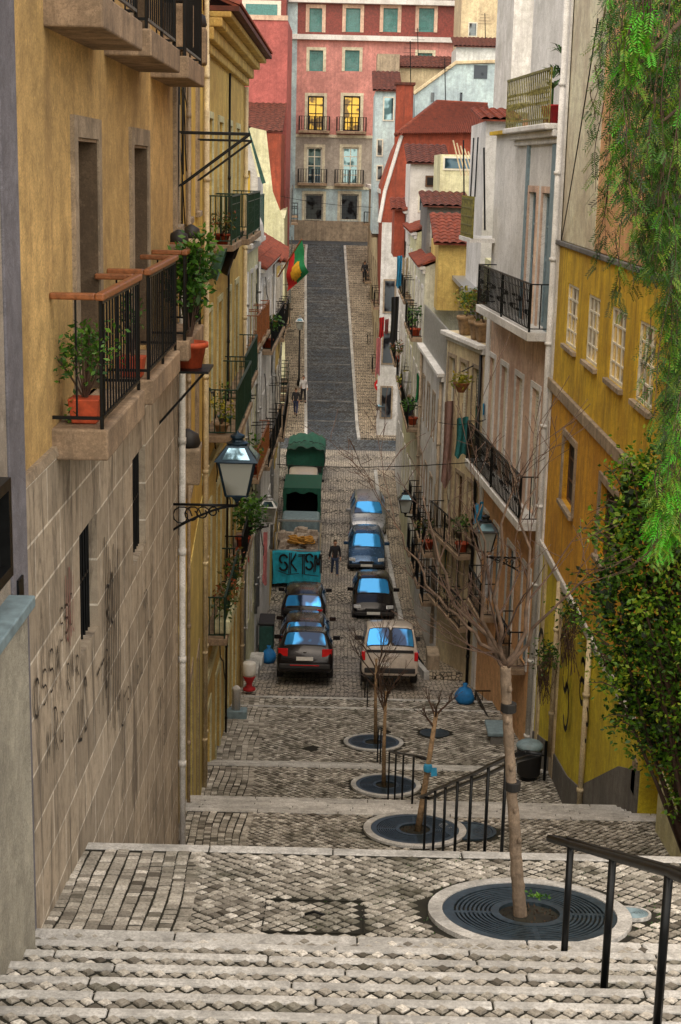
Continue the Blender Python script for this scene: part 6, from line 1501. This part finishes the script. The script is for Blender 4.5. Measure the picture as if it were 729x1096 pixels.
vs2=[Vector(v)+Vector((0,-.03,0)) for v in vs]; F3=[(j*(nx+1)+i,j*(nx+1)+i+1,(j+1)*(nx+1)+i+1,(j+1)*(nx+1)+i) for j in range(2,9) for i in range(9,nx-2) if abs(j-5.2)**2/10+abs(i-13)**2/24<1]
MB().add(vs2,F3).build('emblem',M['gold2'],t,True)
# ------------------------------------------------------------------ laundry and lines
def cloth(label,px0,px1,py0,py1,y,m,rod=True,wside=1,cat='laundry'):
    a=at_y(px0,py0,y); b=at_y(px1,py1,y); rg=random.Random(int(px0*7+py0)); nx,nz=10,10; vs=[]
    for j in range(nz+1):
        for i in range(nx+1):
            u=i/nx;v=j/nz; vs.append((a.x+(b.x-a.x)*(u+ .08*math.sin(v*4+u*2)*v),y+.5*u+.07*math.sin(u*12+v*2+px0),a.z+(b.z-a.z)*v*(1+.05*math.sin(u*8+px0))))
    fs=[(j*(nx+1)+i,j*(nx+1)+i+1,(j+1)*(nx+1)+i+1,(j+1)*(nx+1)+i) for j in range(nz) for i in range(nx)]
    return tag(MB().add(vs,fs).build('hanging_laundry',M[m],None,True),label,cat)
for r in (('teal towel hanging from the line on the right beige house',489,501,448,490,46,'teal'),('long brown-mauve cloth hanging left of the teal towel',476,487,430,520,48,'mauve'),('white shirt hanging low on the pink house line',519,530,596,640,42,'cloth'),
  ('small blue and white cloth above the white shirt',508,518,540,562,42.5,'skyblue'),('bright blue towel on a line above the pale yellow house',425,430,274,308,70,'skyblue'),('white towel beside the bright blue one',431,437,276,314,70,'cloth'),
  ('black trousers hanging on the pale yellow house',419,426,318,368,72,'coat'),('red shirt hanging over the far end of the right row',406,411,340,362,80,'red'),('second red shirt right of the first, far right row',412,416,342,358,80,'redwall'),
  ('lilac sheet hanging beneath the red shirts',403,407,362,402,82,'pinkc'),('white cloth flapping below the roof lines on the right',431,441,398,424,66,'cloth'),('pink striped cloth draped at the left side below the second lantern',277,285,572,628,54,'pinkc'),
  ('red cloth strip hanging on the left balcony under the big lantern',262,266,580,606,47,'red'),('teal cloth over the railing of the lower black balcony',517,521,432,446,44.5,'skyblue'),('grey jacket hanging on the pale green house',436,443,428,452,62,'navy')): cloth(*r)
def wire(label,pts,r=.014):
    out=[]
    for a,b in zip(pts,pts[1:]):
        a,b=Vector(a),Vector(b); 
        for k in range(9): f=k/8; out.append(a.lerp(b,f)+Vector((0,0,-.15*4*f*(1-f)*min(1,(b-a).length/6))))
    return tag(MB().tube(out,r,4,False).build('overhead_cable',M['iron']),label,'cable')
wire('long black cable crossing the street from left to right facades',[at_y(297,497,57),at_y(528,493,43)],.02)
wire('thin cable high across the far street',[at_y(300,210,100),at_y(405,222,100)],.02)
wire('laundry line in front of the lower black balcony',[at_y(470,452,48),at_y(520,449,44)],.014)
wire('cable running down the white corner pipe',[at_y(640,20,27),at_y(600,262,35.8)],.016)
for i,(px,pb,pt,y,l) in enumerate(((477,110,62,100,'tall thin aerial mast on the blue-white gable'),(440,112,44,95,'tall aerial mast rising from the red chimney'),(448,80,30,118,'aerial rod on the left background roof'),(520,60,14,112,'thin aerial on the tan house roof'),(497,228,150,60,'iron rod standing on the white stair turret'),(508,240,160,56,'second iron rod near the green-gold screen'),(519,246,158,50,'rod with a square lamp near the green-gold screen'))):
    a=at_y(px,pb,y); b=at_y(px-1,pt,y); t=thing('aerial_mast',l,'aerial',a); mb=MB(); mb.tube([a,b],.03,5)
    if i<4:
        for k in range(4): q=a.lerp(b,.75+.07*k); mb.tube([q-Vector((.5-.08*k,0,0)),q+Vector((.5-.08*k,0,0))],.015,4)
    mb.build('mast',M['iron'],t)
for i in range(5):   # clothes rods
    px=494+i*4; a=at_y(px,188,64); b=at_y(px-9,150+i*3,64); t=thing('leaning_rod','one of five pale rods leaning by the glass lean-to','rod',a,group='pale rods by the glass lean-to'); MB().tube([a,b],.03,5).build('rod',M['tan'],t)

rgp=random.Random(90)
for (px,py,w,sz,lm,l) in ((497,578,w3r,.5,'leaf','bushy green plants on a low balcony of the beige roof terrace house'),(484,600,w4r,.45,'rleaf','reddish plants on a low balcony of the slatted terrace house'),(447,470,w5r,.45,'leaf','green plants on a balcony of the pale green house'),(434,410,w6r,.45,'yleaf','yellow-green plants on a balcony of the pale yellow house'),(446,350,w5r,.5,'leaf','dark plant high on the pale green house'),(428,300,w7r,.45,'rleaf','red plant tray high on the white corner house')):
    u,z=w.hit(px,py,.4); u,z=snap(w,u,z-.45,{id(w3r):(zt3-6.63,-14.03),id(w4r):(zt4-6.33,-14.63),id(w5r):(-6.43,-10.03),id(w6r):(-5.63,-9.83),id(w7r):(-9.43,)}[id(w)],4 if w is w4r else 3); potted('potted_plant',l,'plant',tuple(w.P(u,z+.01,.22)),.2,.3,(sz,sz*1.3,sz),170,.15,'terracotta',lm)
for r in (('white sheet hanging on the slatted terrace house',466,476,505,556,53,'cloth'),('small orange towel hanging on the beige house',503,509,470,500,46,'ropeor'),('green shirt on the pale green house line',446,452,400,430,60,'green'),('white pillowcase on the pale yellow house',428,434,380,405,69,'cloth'),('red towel hanging low on the slatted terrace house',462,468,570,600,55,'red')): cloth(*r)
# ------------------------------------------------------------------ foliage, right foreground
rg=random.Random(77)
t=thing('pepper_tree','large weeping pepper tree with hanging green strands, top right foreground','tree',(5.4,13.5,zg(13.5)))
mb=MB(); tr=[Vector((5.3,13.5,zg(13.5)-.2)),Vector((5.1,13.6,-3.5)),Vector((4.7,13.4,-.5)),Vector((4.3,13.2,1.8))]; mb.tube(tr,[.26,.22,.18,.12],12)
mb.build('trunk',M['bark'],t,True); lb=MB()
for k in range(9):
    a=tr[2].lerp(tr[3],rg.random()); e=at_y(rg.uniform(665,740),rg.uniform(-70,260),rg.uniform(11.5,14.5)); m_=(a+e)/2+Vector((0,0,rg.uniform(.4,.9))); lb.tube([a,m_,e],[.06,.035,.012],6)
lb.build('limb',M['limb'],t,True)
bx=lin([(-100,650),(0,650),(60,656),(130,670),(200,674),(270,688),(300,722),(410,724),(470,716),(600,704),(700,720)])
lf=MB(); sm=MB(); nleaf=0
def strand(px,py,plen,Y,bright):
    global nleaf
    s=Y*1.0/FP; p=at_y(px,py,Y); L=plen*s; n=max(6,int(L/.048)); sway=rg.uniform(-.10,.06); ph=rg.uniform(0,6); pts=[]
    for i in range(n+1):
        f=i/n; q=p+Vector((sway*f*f*L+.02*math.sin(ph+f*6),.04*math.sin(ph*2+f*5),-L*f)); pts.append(q)
    sm.tube(pts,[.006-.004*i/n for i in range(n+1)],3,False)
    for i in range(1,n+1):
        q=pts[i]; a=rg.uniform(0,6.283); out=Vector((math.cos(a),math.sin(a)*.8,-rg.uniform(.5,1.3))).normalized(); rl=rg.uniform(.10,.19)*(1.1-.4*i/n)
        sd=out.cross(Vector((rg.gauss(0,.4),rg.gauss(0,.4),1))).normalized(); m=7
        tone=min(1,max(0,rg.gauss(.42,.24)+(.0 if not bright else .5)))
        for k in range(1,m+1):
            c=q+out*(rl*k/m)+Vector((0,0,-.02*(k/m)**2))
            for s_ in (-1,1):
                d=(sd*s_+out*.7+Vector((0,0,-.15))).normalized()*(.042*rg.uniform(.8,1.2)); w=out*.007
                lf.add([c,c+d*.5+w,c+d,c+d*.5-w],[(0,1,2,3)],min(1,max(0,tone+rg.uniform(-.12,.12)))); nleaf+=1
for k in range(360):
    px=rg.uniform(645,770)**1.0; py=rg.uniform(-90,330) if rg.random()<.62 else rg.uniform(250,520); 
    if px<bx(py)+2: continue
    ln=rg.uniform(60,210)*(.55 if px<670 else 1)
    if py+ln>600: ln=600-py
    
    while ln>30 and px<bx(py+ln)-5: ln-=12
    if ln<30: continue
    if px>742: continue
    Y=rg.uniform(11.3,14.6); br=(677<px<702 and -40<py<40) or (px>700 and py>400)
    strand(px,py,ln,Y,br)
for px,py,ln in ((637,70,45),(641,110,90),(633,95,40),(652,150,120),(655,30,160),(646,10,100),(648,190,90),(660,250,70),(668,170,160),(676,270,40),(694,330,110)): strand(px+2,py,ln,13,False)
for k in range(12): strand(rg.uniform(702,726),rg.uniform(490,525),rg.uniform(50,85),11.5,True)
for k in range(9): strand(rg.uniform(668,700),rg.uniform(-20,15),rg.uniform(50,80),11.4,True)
for k in range(7000):   # inner leaves behind the strands, shade put into their dark tint
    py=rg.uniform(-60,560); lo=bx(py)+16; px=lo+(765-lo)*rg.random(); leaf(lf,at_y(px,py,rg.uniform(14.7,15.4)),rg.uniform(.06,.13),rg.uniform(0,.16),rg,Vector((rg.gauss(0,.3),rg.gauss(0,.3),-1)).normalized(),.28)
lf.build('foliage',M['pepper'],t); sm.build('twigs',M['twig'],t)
# dense shrub
t=thing('wall_shrub','dense dark green climbing shrub bulging over the yellow wall, right foreground','shrub',(4.6,17.5,zg(17.5)))
lb=MB(); base=Vector((4.7,17.5,zg(17.5)-.2)); cen=[]
bl=lin([(468,708),(490,664),(520,650),(560,642),(600,634),(645,622),(680,636),(720,642),(760,652),(790,668),(815,692),(840,716),(880,745)])
f=MB(); dk=MB()
for k in range(560):
    py=rg.uniform(470,872); lo=bl(py); px=lo+(752-lo)*rg.random()**.8+rg.uniform(-3,5); 
    px=min(px,748); d=(px-lo)/100
    Y=17.6-1.9*min(1,max(0,d))*rg.random()+rg.uniform(-.4,.8)
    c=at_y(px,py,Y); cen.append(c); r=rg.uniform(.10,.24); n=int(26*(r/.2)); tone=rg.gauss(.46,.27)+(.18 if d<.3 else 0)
    for i in range(n):
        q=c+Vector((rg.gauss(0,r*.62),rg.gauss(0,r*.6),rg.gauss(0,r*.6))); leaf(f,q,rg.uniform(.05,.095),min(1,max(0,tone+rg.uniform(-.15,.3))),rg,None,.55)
for k in range(26):   # loose outer sprigs
    py=rg.uniform(480,870); lo=bl(py); a=at_y(lo+14,py,17); e=at_y(lo-rg.uniform(2,18),py+rg.uniform(-22,10),17.2); lb.tube([a,(a+e)/2+Vector((0,0,.04)),e],[.01,.007,.003],4,False)
    for i in range(16): q=a.lerp(e,rg.uniform(.2,1)); leaf(f,q+Vector((rg.gauss(0,.03),rg.gauss(0,.04),rg.gauss(0,.04))),rg.uniform(.05,.08),rg.uniform(.2,.9),rg,None,.5)
for k in range(2600):  # inner foliage behind, tinted dark to paint the shade in the gaps
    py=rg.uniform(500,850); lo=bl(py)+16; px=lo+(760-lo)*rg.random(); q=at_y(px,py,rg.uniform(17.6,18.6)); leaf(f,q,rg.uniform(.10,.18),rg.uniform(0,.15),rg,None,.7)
for c in rg.sample(cen,46): m_=(base+c)/2+Vector((rg.uniform(-.2,.4),rg.uniform(-.3,.3),rg.uniform(-.3,.5))); lb.tube([base+Vector((0,rg.uniform(-.5,.5),0)),m_,c],[.05,.025,.008],5)
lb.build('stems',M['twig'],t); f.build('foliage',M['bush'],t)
# ------------------------------------------------------------------ camera, light, render
cam=bpy.data.cameras.new('camera'); co=bpy.data.objects.new('camera',cam); COL.objects.link(co); SC.camera=co
cam.sensor_fit='VERTICAL'; cam.sensor_height=24; cam.sensor_width=24*W0/H0; cam.lens=24*FP/H0; cam.clip_end=3000; cam.clip_start=.1
rot=Matrix((RX,-DX,-F_)).transposed(); co.matrix_world=rot.to_4x4()
w=bpy.data.worlds.new('World'); SC.world=w; w.use_nodes=True; nt=w.node_tree; bg=nt.nodes['Background']
SUN_EL,SUN_AZ=R(56),R(-6)   # azimuth measured from -Y (behind the viewer) toward +X
sk=nt.nodes.new('ShaderNodeTexSky'); sk.sky_type='NISHITA'; sk.sun_disc=False; sk.sun_elevation=SUN_EL; sk.air_density=1.0; sk.dust_density=3.0; sk.ozone_density=1.5
sd=Vector((math.sin(SUN_AZ)*math.cos(SUN_EL),-math.cos(SUN_AZ)*math.cos(SUN_EL),math.sin(SUN_EL)))
sk.sun_rotation=math.atan2(sd.x,sd.y)
nt.links.new(sk.outputs[0],bg.inputs[0]); bg.inputs[1].default_value=.15
sl=bpy.data.lights.new('sun','SUN'); sl.energy=5.0; sl.angle=R(130); sl.color=(1,.82,.55); so=bpy.data.objects.new('sun',sl); COL.objects.link(so)
so.rotation_euler=sd.to_track_quat('Z','Y').to_euler()
SC.view_settings.view_transform='Standard'; SC.view_settings.look='None'; SC.view_settings.exposure=0; SC.view_settings.gamma=1
SC.cycles.use_denoising=True; SC.cycles.max_bounces=6; SC.cycles.diffuse_bounces=4
